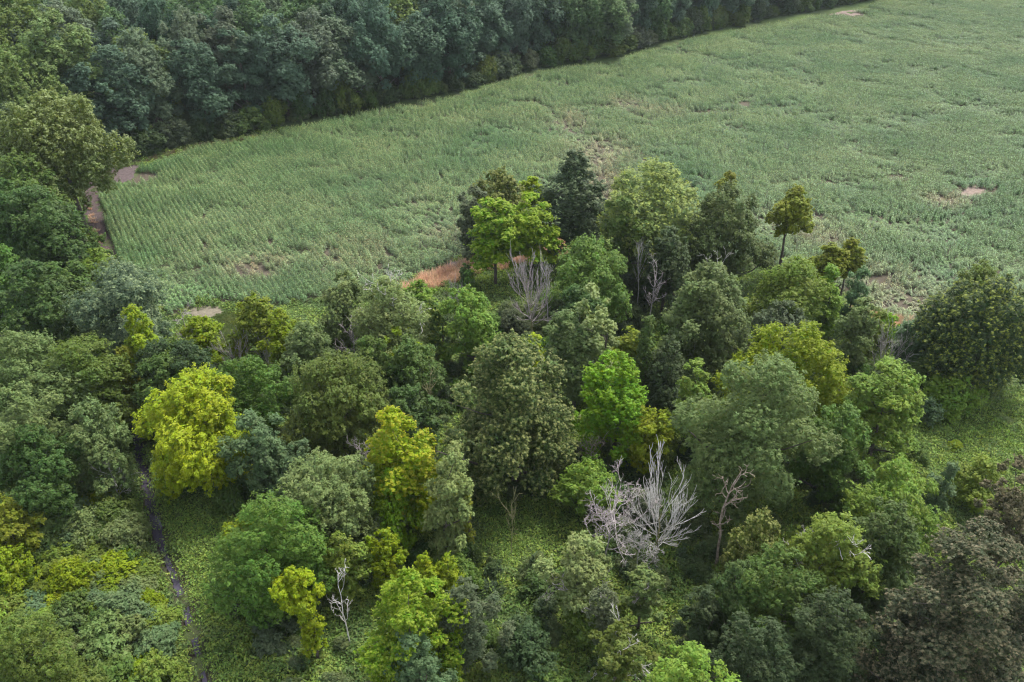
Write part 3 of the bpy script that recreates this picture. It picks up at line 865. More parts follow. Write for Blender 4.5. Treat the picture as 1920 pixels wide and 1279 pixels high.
GLADES = [px_line(q) for q in ([(880, 950), (1010, 930), (1060, 960), (1040, 1040), (930, 1050)], [(1700, 800), (1930, 740), (1990, 900), (1790, 900), (1720, 870)], [(275, 880), (440, 930), (420, 1010), (400, 1200), (470, 1290), (395, 1290), (310, 1010)])]
hx, hy = [], []
yy = 22.0
while yy < 200:
    s = .80 + max(0, yy - 60) * .006
    half = yy * .66 + 48
    xs = np.arange(-half, half, s)
    hx.append(xs + rngh.uniform(-.5, .5, len(xs)) * s); hy.append(np.full(len(xs), yy) + rngh.uniform(-.5, .5, len(xs)) * s)
    yy += s
hx, hy = np.concatenate(hx), np.concatenate(hy)
off = [px_line(q) for q in ([(186, 318), (262, 309), (243, 341), (200, 345)], [(352, 580), (420, 574), (432, 590), (398, 606), (358, 600)], [(392, 602), (440, 582), (470, 600), (462, 650), (420, 660)],
       [(752, 535), (850, 492), (900, 482), (915, 492), (860, 515), (790, 540)], [(1604, 578), (1650, 584), (1672, 598), (1640, 606)])]
k = ~in_poly(hx, hy, FIELD) & visible(hx, hy, 1.0, 420) & (dist_line(hx, hy, STREAM) > .80) & (dist_line(hx, hy, TRACK) > 1.7)
for q in off: k &= ~in_poly(hx, hy, q)
hx, hy = hx[k], hy[k]; n_ = len(hx)
hs = .45 + 1.7 * vnoise(hx, hy, 5, 31) * vnoise(hx, hy, 2.2, 32) + .5 * vnoise(hx, hy, 15, 33)
gl = np.zeros(n_, bool)
jx, jy = hx + 3 * (vnoise(hx, hy, 4, 71) - .5), hy + 3 * (vnoise(hx, hy, 4, 72) - .5)
for q in GLADES: gl |= in_poly(jx, jy, q)
ug = scatter('undergrowth', np.column_stack([hx, hy, ground_z(hx, hy)]), np.column_stack([rngh.normal(0, .12, (n_, 2)), rngh.uniform(0, 6.28, n_)]),
             np.column_stack([rngh.uniform(.8, 1.25, n_), rngh.uniform(.8, 1.25, n_), hs * rngh.uniform(.7, 1.3, n_)]), np.where(gl & (rngh.uniform(0, 1, n_) < .85), rngh.integers(6, 9, n_), rngh.integers(0, 6, n_)), herbs)
tag(ug, 'leafy green undergrowth of herbs and brambles covering the forest floor', kind='stuff')

def grass_patch(name, poly_px, n, sources, label, sz=(.8, 1.2), seed=5):
    rng = np.random.default_rng(seed); poly = px_line(poly_px); pp = np.array([p[:2] for p in poly])
    x = rng.uniform(pp[:, 0].min(), pp[:, 0].max(), n * 6); y = rng.uniform(pp[:, 1].min(), pp[:, 1].max(), n * 6)
    k = in_poly(x, y, poly); x, y = x[k][:n], y[k][:n]; N = len(x)
    s = rng.uniform(*sz, N)
    o = scatter(name, np.column_stack([x, y, ground_z(x, y)]), np.column_stack([np.zeros(N), np.zeros(N), rng.uniform(0, 6.28, N)]), np.column_stack([s, s, s * rng.uniform(.7, 1.3, N)]), rng.integers(0, len(sources), N), sources)
    return tag(o, label, kind='stuff')
dryg = [tuft_mesh(rngh, 60, .6, h, .2, M_DRYGRASS, blade=True) for h in (.9, 1.2, 1.5)]
verge = [tuft_mesh(rngh, 60, .6, h, .2, M_VERGE, blade=True) for h in (.6, .9)]
lawn = [tuft_mesh(rngh, 60, .5, h, .2, M_LAWN, blade=True) for h in (.2, .3)]
grass_patch('dry_grass', [(748, 546), (790, 520), (850, 502), (890, 492), (935, 480), (1000, 474), (1060, 452), (1070, 478), (960, 505), (905, 512), (850, 530), (790, 550)], 520, dryg, 'tall dry orange grass along the near edge of the maize')
grass_patch('dry_grass', [(1596, 582), (1640, 588), (1760, 612), (1740, 626), (1650, 612), (1600, 602)], 160, dryg, 'rusty dry grass below the maize at the right', (.6, .9), 6)
grass_patch('dry_grass', [(250, 312), (300, 298), (380, 279), (480, 260), (485, 252), (380, 270), (300, 290), (240, 306)], 240, verge, 'dull dry grass verge between the wood and the far left maize', (.6, .9), 8)
grass_patch('dry_grass', [(160, 380), (172, 392), (186, 430), (206, 480), (196, 486), (172, 440)], 60, dryg, 'reddish dry grass on the verge of the dirt track', (.5, .8), 9)
grass_patch('lawn_grass', [(352, 606), (394, 598), (420, 586), (446, 580), (474, 600), (466, 655), (420, 668), (380, 646)], 1500, lawn, 'short light grass beside the sandy corner', (.8, 1.2), 7)

# ------------------------------------------------------------------ the trees one by one: style, leaf colour, centre, top, foot and width as they show, what it looks like
def T(style, col, cx, top, base, w, label, **k): return leafy(k.pop('name', 'broadleaf_tree'), 'tree', style, col, cx, top, base, w, label, **k)
def B(style, col, cx, top, base, w, label, **k): return leafy('shrub', 'shrub', style, col, cx, top, base, w, label, **k)
def D(kind, wood, cx, top, base, w, label, **k): return dead(kind, wood, cx, top, base, w, label, **k)

# --- left side, from the top
T('ash', (.090, .124, .040), 40, -20, 262, 170, 'tall yellowish green tree in the top left corner of the picture')
T('ash', 'sage', 130, 20, 290, 130, 'grey green tree just right of the top left corner tree')
T('ash', (.096, .130, .046), 55, 88, 330, 170, 'large soft light green tree below the top left corner tree')
T('ash', (.105, .140, .042), 118, 176, 425, 205, 'broad yellow green tree leaning over the dirt track beside the bare clearing', tip='pale', cb=.2)
T('ash', 'dark', 30, 190, 400, 120, 'dark green tree at the left edge, left of the broad yellow green tree')
T('oak', 'mid', 50, 292, 480, 150, 'dark rounded tree directly below the broad yellow green tree by the track')
T('oak', 'deep', 95, 345, 540, 130, 'deep green tree on the left bank of the dirt track')
B('bush', 'mid', 165, 430, 500, 60, 'low green bush on the verge between dirt track and grey dusty tree')
T('ash', 'deep', 12, 340, 540, 110, 'deep green tree cut by the left edge, level with the dirt track')
T('ash', 'grey', 117, 406, 525, 92, 'dusty grey green small tree beside the lower end of the dirt track')
D('shrub', 'grey', 32, 418, 468, 62, 'grey leafless bush among the trees at the left edge, beside the dusty tree', name='dead_shrub', cat='dead shrub')
T('oak', 'green', 18, 452, 620, 90, 'bright green tree at the left edge below the grey leafless bush')
T('oak', 'deep', 65, 502, 715, 150, 'large deep green rounded tree in front of the bright left edge tree')
T('oak', 'mid', 135, 490, 668, 105, 'dark green tree on a bare visible trunk, left of the hazy blue green tree', cb=.45)
B('bush', 'light', 190, 468, 545, 70, 'light green bush where the dirt track ends')
B('bush', 'grey', 160, 478, 540, 55, 'grey leafy bush behind the light green bush at the track end')
T('willow', (.082, .125, .075), 238, 502, 700, 172, 'hazy blue green willowy tree at the near left corner of the maize', tip='pale')
T('column', 'yg', 270, 575, 770, 66, 'narrow yellow green vine covered tree in front of the hazy blue green tree')
T('column', 'oliveyel', 248, 650, 790, 50, 'lower yellowish vine clad stem just left of the narrow vine covered tree')
D('lace', 'pink', 350, 575, 690, 46, 'bare pale leafless tree between the hazy blue green tree and the sandy corner')
B('tier', 'yg', 385, 596, 690, 72, 'vivid yellow green small tree in front of the sandy corner lawn')
T('oak', 'dark', 335, 640, 800, 120, 'dark green tree below the bare pale tree at the sandy corner')
T('ash', 'mid', 300, 680, 830, 100, 'dull green tree above the head of the stream')
T('willow', 'sage', 75, 632, 840, 170, 'dull sage green tree at the left, below the large deep green rounded tree')
T('willow', 'olive', 165, 640, 830, 130, 'olive green tree right of the dull sage tree on the left side')
T('ash', 'sage', 45, 730, 950, 155, 'soft sage green tree at the left edge above the dark green one')
T('oak', 'deep', 70, 800, 985, 150, 'dark green rounded tree at the left edge below the soft sage one')
T('ash', 'sage', 188, 762, 935, 120, 'grey green tree left of the open stream water')
D('brush', 'grey', 213, 868, 955, 60, 'leafless grey brush at the foot of the grey green tree by the stream', name='dead_shrub', cat='dead shrub')
T('tier', 'oliveyel', 14, 925, 1060, 95, 'yellowish tree cut by the left edge above the shrub thicket')
B('bush', 'yg', 28, 1030, 1110, 95, 'yellow green bush at the left edge below the yellowish tree')
B('bush', 'olive', 68, 1165, 1335, 195, 'big round olive shrub in the bottom left corner')
# --- in front of the field, left and middle
T('ash', 'oliveyel', 480, 556, 672, 84, 'olive yellow round tree right of the sandy corner lawn')
T('ash', 'yg', 530, 582, 700, 66, 'yellow green tree top left of the sage tree near the field')
T('oak', 'sage', 578, 604, 730, 108, 'sage green rounded tree in front of the field, right of the yellow green top')
D('shrub', 'pink', 442, 632, 695, 62, 'bare pinkish twiggy shrub behind the fresh green round tree', name='dead_shrub', cat='dead shrub')
D('shrub', 'grey', 505, 632, 690, 48, 'bare grey shrub at the foot of the sage tree near the field', name='dead_shrub', cat='dead shrub')
T('oak', 'green', 466, 666, 815, 142, 'fresh green round tree behind the bright yellow tree')
T('ash', 'yellow', 376, 712, 912, 190, 'bright yellow round tree beside the stream', seed=31, dens=1.15)
T('ash', 'teal', 492, 780, 945, 108, 'blue green rounded tree right of the bright yellow tree')
T('ash', 'teal', 548, 828, 950, 68, 'small blue green tree squeezed between yellow and olive trees')
T('oak', 'olive', 632, 672, 860, 196, 'broad dark olive tree left of the middle of the wood')
T('ash', 'sage', 616, 855, 1045, 186, 'greyish sage round tree below the broad olive tree')
T('oak', 'green', 512, 940, 1150, 198, 'large green domed tree beside the grassy stream bank')
T('maple', 'yg', 480, 958, 1080, 80, 'light yellow green crown at the back of the large green dome')
T('maple2', (.190, .255, .026), 766, 760, 985, 150, 'yellow maple like tree with orange tinted top in the middle of the wood', tip='orange')
T('maple2', 'lime', 742, 880, 1015, 110, 'low bright green boughs tree under the orange topped yellow tree')
T('ash', 'palesage', 832, 845, 1055, 96, 'pale sage narrow tree right of the orange topped yellow tree')
T('column', 'oliveyel', 880, 905, 1050, 20, 'thin leaning vine clad stem beside the pale sage narrow tree', twigs=('grey', 3))
D('brush', 'pink', 682, 832, 925, 72, 'bare pinkish branches between the sage round tree and the yellow tree')
T('ash', 'sage', 645, 510, 655, 82, 'sage tree against the maize, left of the pale tree with white boughs')
T('willow', 'palesage', 742, 520, 700, 134, 'pale grey green tree with dead white boughs at the field edge', twigs=('white', 6))
T('column', 'mid', 828, 556, 690, 34, 'dark slim vine covered trunk right of the pale tree with white boughs', tip='yellow')
B('bush', 'fresh', 795, 525, 590, 55, 'light green bush under the dry orange grass strip')
B('bush', 'deep', 872, 494, 535, 24, 'small round dark green bush on the dry orange grass')
B('bush', 'green', 882, 505, 552, 26, 'small fresh green bush just below the dark one on the dry grass')
D('shrub', 'grey', 858, 530, 582, 44, 'grey bare twigs below the dry orange grass strip', name='dead_shrub', cat='dead shrub')
T('tier', 'fresh', 888, 546, 700, 116, 'fresh light green tree with level boughs in the middle of the wood')
D('fan', 'pink', 1000, 488, 640, 100, 'broad bare pinkish grey crown behind the middle of the wood', seed=41)
D('pole', 'grey', 1030, 505, 625, 40, 'thin bare stem beside the broad bare crown')
T('ash', 'green', 1120, 455, 605, 148, 'green domed tree in front of the dark tall tree')
T('oak', 'deep', 1085, 545, 660, 90, 'deep green lower tree under the green dome, behind the pale sage tree')
T('tier', 'lime', 928, 376, 535, 92, 'bright lime green tree left of its twin at the dry grass', tip='yellow', cb=.24)
T('tier', 'lime', 997, 370, 528, 95, 'bright lime green tree right of its twin, before the dark tall tree', tip='yellow', cb=.22)
T('spire', (.062, .090, .046), 1078, 284, 490, 128, 'dark tall pointed tree standing alone above the maize', cb=.14, dens=.62)
T('maple', 'olive', 936, 316, 450, 112, 'olive tree with golden tips behind the lime green pair', tip='gold')
T('ash', 'grey', 888, 352, 490, 60, 'grey green tree at the left behind the lime green pair')
T('ball', 'yellow', 998, 334, 440, 48, 'small yellow tree top between the olive tree and the dark tall tree')
T('ash', 'palesage', 1236, 314, 530, 180, 'large pale olive tree at the field right of the dark tall tree', tip='yellow')
T('oak', 'mid', 1180, 375, 555, 90, 'mid green tree left under the large pale olive tree')
T('ball', 'oliveyel', 1352, 321, 500, 48, 'round yellowish treetop between the pale olive and dull green trees')
T('ash', (.078, .105, .040), 1364, 354, 545, 146, 'dull green broad tree right of the large pale olive tree')
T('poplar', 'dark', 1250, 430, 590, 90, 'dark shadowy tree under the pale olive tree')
T('ball', 'oliveyel', 1477, 351, 512, 74, 'yellow green lollipop shaped tree on a bare trunk against the maize', cb=.42)
T('ball', 'oliveyel', 1548, 455, 575, 58, 'olive round tree, left one of the pair at the maize')
T('ball', 'oliveyel', 1590, 446, 560, 48, 'olive round tree, right one of the pair at the maize', cb=.35)
T('willow', 'light', 1478, 486, 650, 125, 'light olive green tree below the lollipop shaped tree')
T('column', 'fresh', 1558, 500, 635, 48, 'fresh green narrow tree below the olive pair')
T('willow', 'teal', 1600, 500, 620, 50, 'blue green feathery tree at the maize right of the fresh narrow tree')
T('maple', 'palesage', 1132, 541, 765, 74, 'tall pale sage narrow tree above the bright green tree', tip='pale')
T('ash', 'sage', 1080, 592, 770, 92, 'sage tree left below the tall pale sage tree')
B('bush', 'yellow', 1000, 632, 700, 60, 'yellow tinged tree top behind the large central tree')
T('ash', 'sage', 1332, 504, 715, 152, 'grey sage clumpy tree right of the middle, before the dull green tree', twigs=('grey', 3))
T('column', 'sage', 1262, 526, 720, 54, 'narrow sage tree left of the grey sage clumpy tree')
D('pole', 'grey', 1200, 470, 590, 46, 'bare grey stems left of the dark shadowy tree')
D('brush', 'pink', 1222, 505, 620, 50, 'pinkish bare brush under the dark shadowy tree')
T('column', 'mid', 1208, 600, 770, 46, 'dull green vine clad stem between the pale sage and narrow sage trees')
B('bush', 'oliveyel', 1185, 618, 700, 60, 'leafy yellowish sprig tree right of the tall pale sage tree')
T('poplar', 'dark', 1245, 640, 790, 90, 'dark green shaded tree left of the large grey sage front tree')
D('shrub', 'pink', 1430, 575, 650, 84, 'bare fanned twigs above the wide lime tree', name='dead_shrub', cat='dead shrub')
T('ash', 'grey', 1470, 570, 690, 110, 'grey green tree right of the bare fanned twigs')
T('oak', 'yg', 1482, 618, 815, 190, 'wide lime green tree behind the large grey sage front tree', tip='yellow')
T('oak', 'sage', 1405, 672, 965, 236, 'largest grey sage tree in the right half of the wood')
T('ash', 'fresh', 1312, 680, 860, 70, 'light green tree at the left edge of the largest grey sage tree')
T('ash', 'green', 1568, 765, 945, 112, 'bright mid green tree right of the largest grey sage tree')
T('tier', 'fresh', 1655, 690, 875, 142, 'green broad tree in front of the bare twigs with yellow stem')
T('willow', 'sage', 1610, 560, 700, 60, 'dull sage tree at the maize edge behind the bare twigs')
B('bush', 'light', 1628, 580, 660, 58, 'light green shrub on the rusty soil edge')
B('tier', 'lime', 1667, 586, 645, 46, 'small bright green shrub on the rusty soil below the maize')
B('willow', 'teal', 1712, 592, 690, 76, 'pale blue green soft shrub right of the small bright green one')
D('shrub', 'grey', 1668, 618, 705, 96, 'bare fan of twigs with a yellow mossy stem behind the green broad tree', name='dead_shrub', cat='dead shrub')
B('bush', 'brown', 1610, 700, 765, 62, 'brownish tangled bush behind the green broad tree')
T('maple', 'dark', 1852, 530, 745, 205, 'big dark tree with yellow tipped leaves at the right edge of the maize', tip='yellow')
T('willow', 'olive', 1838, 498, 600, 100, 'dull olive tree behind the big yellow tipped dark tree')
T('ash', 'dark', 1768, 575, 690, 66, 'small dark tree left of the big yellow tipped dark tree')
B('bush', 'fresh', 1786, 702, 775, 92, 'bright green dome shrub at the top of the open meadow')
B('bush', 'teal', 1735, 742, 790, 50, 'small blue green bush left of the bright dome shrub')
B('bush', 'mid', 1745, 650, 740, 70, 'mid green bush below the soft blue green shrub')
# --- centre
T('maple', (.074, .098, .036), 965, 636, 912, 222, 'large dark maple like tree with pale golden shoots in the centre', tip='gold', dens=1.25)
T('maple', 'lime', 1157, 660, 860, 132, 'bright lime green tall tree right of the large central tree')
T('tier', 'yg', 1212, 768, 885, 84, 'small yellow green tree under the bright lime tall tree')
T('oak', 'mid', 785, 640, 770, 116, 'mid green tree left behind the large central tree')
T('tier', 'yg', 748, 614, 730, 74, 'yellowish light tree below the pale tree with white boughs')
D('brush', 'pink', 664, 600, 700, 66, 'pinkish bare tree left of the yellowish light tree')
T('oak', 'deep', 785, 720, 845, 96, 'deep green bushy tree behind the orange topped yellow tree')
D('pole', 'moss', 803, 708, 815, 36, 'broken mossy snag standing before the deep green bushy tree')
T('ash', 'mid', 700, 640, 770, 80, 'dull mid green tree between broad olive and yellowish trees')
T('tier', 'fresh', 1095, 866, 965, 108, 'open light green sapling beside the large pale dead tree')
D('brush', 'brown', 1108, 828, 900, 56, 'brown dead twigs topping the open light green sapling')
D('fan', 'white', 1236, 872, 1060, 150, 'large whitish dead tree with a wide fan of bare branches', lean=(.1, 0), seed=77)
D('lace', 'pink', 1140, 908, 1085, 190, 'pinkish grey dead tree with lacy twigs left of the wide fan', seed=78)
D('lace', 'grey', 1198, 965, 1095, 90, 'small lacy dead tree between the wide fan and the pinkish one', seed=79)
D('crooked', 'brown', 1362, 868, 1062, 84, 'brownish crooked dead tree with few twisted boughs at the right', lean=(.6, 0), seed=83)
D('pole', 'moss', 958, 934, 1040, 42, 'slender dead sapling alone in the light green glade')
# --- front
T('maple', 'yg', 718, 990, 1105, 68, 'small yellow green tree under the low bright green boughs')
T('ash', 'light', 640, 990, 1120, 86, 'light yellow green tree above the white dead branches')
T('ball', 'yellow', 562, 1070, 1225, 76, 'yellow topped tree on a vine clad stem in the front left', cb=.5)
T('column', 'yg', 583, 1120, 1235, 44, 'light green vine hanging column under the yellow topped tree')
D('crooked', 'white', 643, 1068, 1205, 66, 'bare white branches in front of the dark gap, left of the front lime tree', seed=91)
T('maple2', 'lime', 772, 1075, 1285, 172, 'bright lime starry tree in the front row of the wood', tip='yellow')
T('maple2', 'yellow', 797, 1040, 1150, 76, 'yellow pointed treetop behind the bright lime starry tree')
T('ash', 'yg', 842, 1058, 1160, 54, 'yellow green treetop right of the yellow pointed one')
T('ash', 'grey', 868, 1086, 1250, 112, 'dark grey green tree right of the bright lime starry tree')
T('ash', 'teal', 795, 1205, 1345, 110, 'grey blue green tree at the bottom edge below the lime starry tree')
T('oak', 'fresh', 1282, 1216, 1420, 156, 'light green round tree cut by the bottom edge')
T('sparse', 'palesage', 1085, 1008, 1160, 116, 'pale yellowish scrubby tree left below the pinkish dead tree', twigs=('pink', 3))
T('sparse', 'olive', 1160, 1160, 1285, 96, 'olive scrubby tree with dead twigs near the bottom edge', twigs=('grey', 6))
T('sparse', 'sage', 1205, 1060, 1180, 66, 'greyish scrub tree under the lacy dead tree', twigs=('pink', 4))
T('ash', 'grey', 1130, 1100, 1220, 60, 'small dull tree between the two scrubby olive and pale trees', twigs=('grey', 3))
# --- right front
T('oak', 'fresh', 1692, 880, 1050, 150, 'soft green domed tree below the meadow at the right')
T('column', 'teal', 1756, 866, 1000, 46, 'slim blue green tree right of the soft green dome')
B('bush', 'light', 1850, 866, 950, 100, 'light green shrub in the meadow near the right edge')
T('brownm', 'brown', 1902, 880, 1100, 110, 'dark brownish tree at the right edge below the meadow', tip='brown')
T('brownm', (.064, .074, .040), 1822, 990, 1290, 244, 'huge brown tipped tree filling the bottom right corner', tip='brown', dens=1.1)
T('ash', 'light', 1548, 958, 1140, 156, 'pale yellow green tree with bare white branches in the front right', twigs=('white', 8))
T('oak', (.072, .098, .036), 1642, 938, 1120, 120, 'olive green tree behind the pale one with white branches')
T('maple', 'olive', 1408, 955, 1130, 112, 'brownish olive tree right of the crooked dead tree', tip='gold')
T('maple', 'mid', 1442, 1030, 1230, 156, 'dark yellowish green tree left of the pale one with white branches')
T('ash', 'deep', 1368, 1060, 1235, 96, 'deep green tree left of the dark yellowish one in front')
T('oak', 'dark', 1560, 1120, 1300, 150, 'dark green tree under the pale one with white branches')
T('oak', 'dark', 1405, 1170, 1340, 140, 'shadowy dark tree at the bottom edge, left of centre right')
T('brownm', (.046, .058, .032), 1690, 1150, 1330, 150, 'dull brown green tree at the bottom edge left of the huge brown tipped one', tip='brown')
T('oak', 'dark', 1320, 1110, 1250, 90, 'dark green low tree above the light round bottom edge tree')

# ------------------------------------------------------------------ the far wood behind the field
rngf = np.random.default_rng(404)
protos = []
for i in range(11):
    sty = ['oak', 'ash', 'oak', 'oak', 'maple', 'oak', 'ash', 'oak', 'tier', 'oak', 'poplar'][i]
    st = dict(STYLE[sty]); st['cb'] = .08
    if sty == 'oak': st['nl'] = 26; st['lr'] = .31
    V, var, c, lr = make_crown(rngf, 7.6, 22.5, 3.5, 28000, .44, st)
    protos.append((crown_mesh(V, var, M_LEAF), trunk_mesh(rngf, 26, 6.6, c, lr, nlimb=6)))
E = np.array([p[:2] for p in EDGE]); es = np.concatenate([[0], np.cumsum(np.hypot(*np.diff(E, axis=0).T))])
far_cols = [('dark blue green', (.074, .116, .074), 36), ('deep blue green', (.054, .092, .058), 24), ('grey green', (.100, .130, .080), 18), ('mid green', (.086, .140, .058), 16), ('yellowish green', (.12, .17, .055), 5), ('dull olive', (.098, .124, .052), 4)]
pool = [q for q in far_cols for _ in range(q[2])]
rank_word = ['front', 'second', 'third', 'fourth', 'fifth', 'sixth', 'seventh']
ordn = 'first second third fourth fifth sixth seventh eighth ninth tenth eleventh twelfth thirteenth fourteenth fifteenth sixteenth seventeenth eighteenth nineteenth twentieth'.split()
ordn = ordn + ['twenty ' + q for q in ordn[:9]] + ['thirtieth'] + ['thirty ' + q for q in ordn[:9]]
for row in range(7):
    u = 1.0 + 4 * (row % 2); num = 0
    while u < es[-1]:
        x, y = np.interp(u, es, E[:, 0]), np.interp(u, es, E[:, 1]); k = min(np.searchsorted(es, u), len(E) - 1)
        d = unit(E[k] - E[k - 1]); nr = np.array([-d[1], d[0]])
        if nr[1] < 0: nr = -nr
        off_ = 5.2 + row * 10.5 + rngf.uniform(-1.8, 2.6)
        x, y = x + nr[0] * off_ + rngf.normal(0, .8), y + nr[1] * off_
        u += rngf.uniform(8.2, 11.8)
        hh = rngf.uniform(22, 29) * (1 + .03 * row); RR = rngf.uniform(5.6, 8.2)
        px, pt = project(x, y, hh); pb = project(x, y, hh * .5)[1]
        if px < -60 or px > 1990 or project(x, y, 0)[1] < -25 - 14 * row and pt < -60 or pt > 1300 or num > 38: continue
        if px < 150 and row < 2: continue
        cn, cc, _ = pool[rngf.integers(len(pool))]
        cr, tk = protos[rngf.integers(len(protos))]
        root = link('broadleaf_tree', None, None, (x, y, gz(x, y))); root.rotation_euler = (0, 0, rngf.uniform(0, 6.28))
        s = RR / 7.0; root.scale = (s, s * rngf.uniform(.9, 1.1), hh / 26.0)
        tag(root, "%s tree in the far wood's %s rank, %s from the left" % (cn, rank_word[row], ordn[num]), 'tree', 'trees of the far wood behind the maize')
        c_ = link('crown', cr, root); cc = np.array(C[cc]) if isinstance(cc, str) else fresh(cc, 1.12) * rngf.uniform(.88, 1.12) * rngf.uniform(.95, 1.05, 3); c_.color = (*cc, 1)
        link('trunk', tk, root); num += 1

# shrub protos: the wood's skirt, the thicket left of the stream, the understory
sprotos = []
for i in range(8):
    sty = ['bush', 'bush', 'tier', 'willow', 'bush', 'ash', 'bush', 'sparse'][i]; st = dict(STYLE[sty]); st['cb'] = .03
    V, var, c, lr = make_crown(rngf, 1.0, 1.5, .03, 6500, .105, st, dens=.8)
    sprotos.append((crown_mesh(V, var, M_LEAF), trunk_mesh(rngf, 1.5, 1.0, c, lr, r0=.05, nlimb=5)))
COLWORD = dict(yellow='yellow', lime='lime green', yg='yellow green', fresh='fresh green', green='green', mid='mid green', sage='sage green', palesage='pale sage', olive='olive', teal='blue green', dark='dark green',
               grey='grey green', light='light green', oliveyel='olive yellow', deep='deep green', brown='brownish')
HEADS = {'tree', 'bush', 'shrub', 'crown', 'stem', 'treetop', 'sapling', 'branches', 'brush', 'snag', 'trunk', 'top'}
TREES = []
for o in list(COL.objects):
    if o.parent is None and o.get('category') in ('tree', 'dead tree') and not o.get('group'):
        ws = o['label'].split()
        k = next((i for i, q in enumerate(ws) if q.strip(',') in HEADS), None)
        if k is not None and k < 7: TREES.append((o.location.x, o.location.y, ' '.join(ws[:k + 1]).strip(',')))
_n = [t[2] for t in TREES]
TREES = [t for t in TREES if _n.count(t[2]) == 1]
USED = set()
def near_label(x, y, hh, col):
    px = project(x, y, 1)
    for (tx, ty, nm) in sorted(TREES, key=lambda t: (t[0] - x) ** 2 + (t[1] - y) ** 2)[:6]:
        side = ('left of' if x < tx else 'right of') if abs(x - tx) > abs(y - ty) else ('in front of' if y < ty else 'behind')
        for sz in ([('low' if hh < 2 else 'tall')] + ['small', 'leafy', 'rounded']):
            lab = '%s %s bush %s the %s' % (sz, COLWORD[col], side, nm)
            if lab not in USED:
                USED.add(lab); return lab
    return None
def shrub(x, y, R, hh, col, label, group, rng):
    if label is None: label = near_label(x, y, hh, col) or 'green undergrowth bush between the trees of the near wood'
    else: label = label.replace('@', COLWORD[col])
    cr, tk = sprotos[rng.integers(len(sprotos))]
    root = link('shrub', None, None, (x, y, gz(x, y))); root.rotation_euler = (0, 0, rng.uniform(0, 6.28)); root.scale = (R, R * rng.uniform(.85, 1.15), hh / 1.5)
    tag(root, label, 'shrub', group)
    c_ = link('crown', cr, root); cc = np.array(C[col]) * rng.uniform(.85, 1.15) * rng.uniform(.94, 1.06, 3); c_.color = (*cc, 1)
    link('trunk', tk, root)
    return root
rngs = np.random.default_rng(99)
u = 8.0; 
while u < es[-1]:
    x, y = np.interp(u, es, E[:, 0]), np.interp(u, es, E[:, 1]); k = min(np.searchsorted(es, u), len(E) - 1)
    d = unit(E[k] - E[k - 1]); nr = np.array([-d[1], d[0]])
    px, py = project(x, y, 2)
    if 205 < px < 1700:
        shrub(x + nr[0] * rngs.uniform(.5, 3), y + nr[1] * rngs.uniform(.5, 3), rngs.uniform(3.0, 5.0), rngs.uniform(4, 9), ['deep', 'mid', 'olive', 'dark', 'dark', 'mid', 'grey'][rngs.integers(7)],
              '@ shrub in the skirt of the far wood along the maize', 'shrubs skirting the far wood', rngs)
    u += rngs.uniform(5.2, 7.4)

def fill(poly_px, n, dist, Rr, Hr, cols, label, group, rng, avoid):
    poly = px_line(poly_px); pp = np.array([p[:2] for p in poly]); got = []
    for _ in range(n * 60):
        if len(got) >= n: break
        x, y = rng.uniform(pp[:, 0].min(), pp[:, 0].max()), rng.uniform(pp[:, 1].min(), pp[:, 1].max())
        X1, Y1 = np.array([x]), np.array([y])
        if not in_poly(X1, Y1, poly)[0] or in_poly(X1, Y1, FIELD)[0] or dist_line(X1, Y1, STREAM)[0] < 2.6 or dist_line(X1, Y1, TRACK)[0] < 3: continue
        if any(in_poly(X1, Y1, a)[0] for a in avoid): continue
        if any((x - a) ** 2 + (y - b) ** 2 < dist ** 2 for a, b in got): continue
        got.append((x, y)); R = rng.uniform(*Rr)
        shrub(x, y, R, R * rng.uniform(*Hr), cols[rng.integers(len(cols))], label, group, rng)
THICKET = [(40, 1000), (130, 950), (235, 935), (275, 985), (300, 1060), (335, 1150), (355, 1210), (372, 1300), (300, 1340), (60, 1350), (-20, 1340), (-40, 1120)]
fill(THICKET, 78, 1.5, (1.4, 2.7), (1.0, 1.8), ['sage', 'light', 'sage', 'light', 'teal', 'mid', 'yg', 'fresh'], '@ shrub in the dense thicket left of the stream', 'shrubs of the thicket left of the stream', rngs, [])
fill([(230, 700), (420, 680), (640, 640), (900, 600), (1100, 560), (1300, 560), (1560, 620), (1760, 650), (1700, 900), (1700, 1060), (1500, 1320), (560, 1320), (430, 1150), (460, 1000), (420, 930), (300, 860)], 105, 2.6,
     (1.1, 2.9), (.9, 2.0), ['mid', 'deep', 'olive', 'grey', 'dark', 'green', 'sage'], None, 'undergrowth bushes of the near wood', rngs, GLADES)
fill([(-80, 520), (150, 520), (250, 720), (240, 900), (-60, 950)], 28, 2.8, (1.3, 2.8), (1., 1.8), ['mid', 'deep', 'olive', 'dark'], None, 'undergrowth bushes of the left side', rngs, [])
fill([(1620, 620), (1770, 640), (1930, 760), (1990, 900), (1760, 900), (1700, 800)], 7, 4, (.7, 1.4), (.6, 1.1), ['light', 'fresh', 'sage', 'yg'], 'low @ bush in the rough meadow at the right', 'low bushes of the meadow', rngs, [])

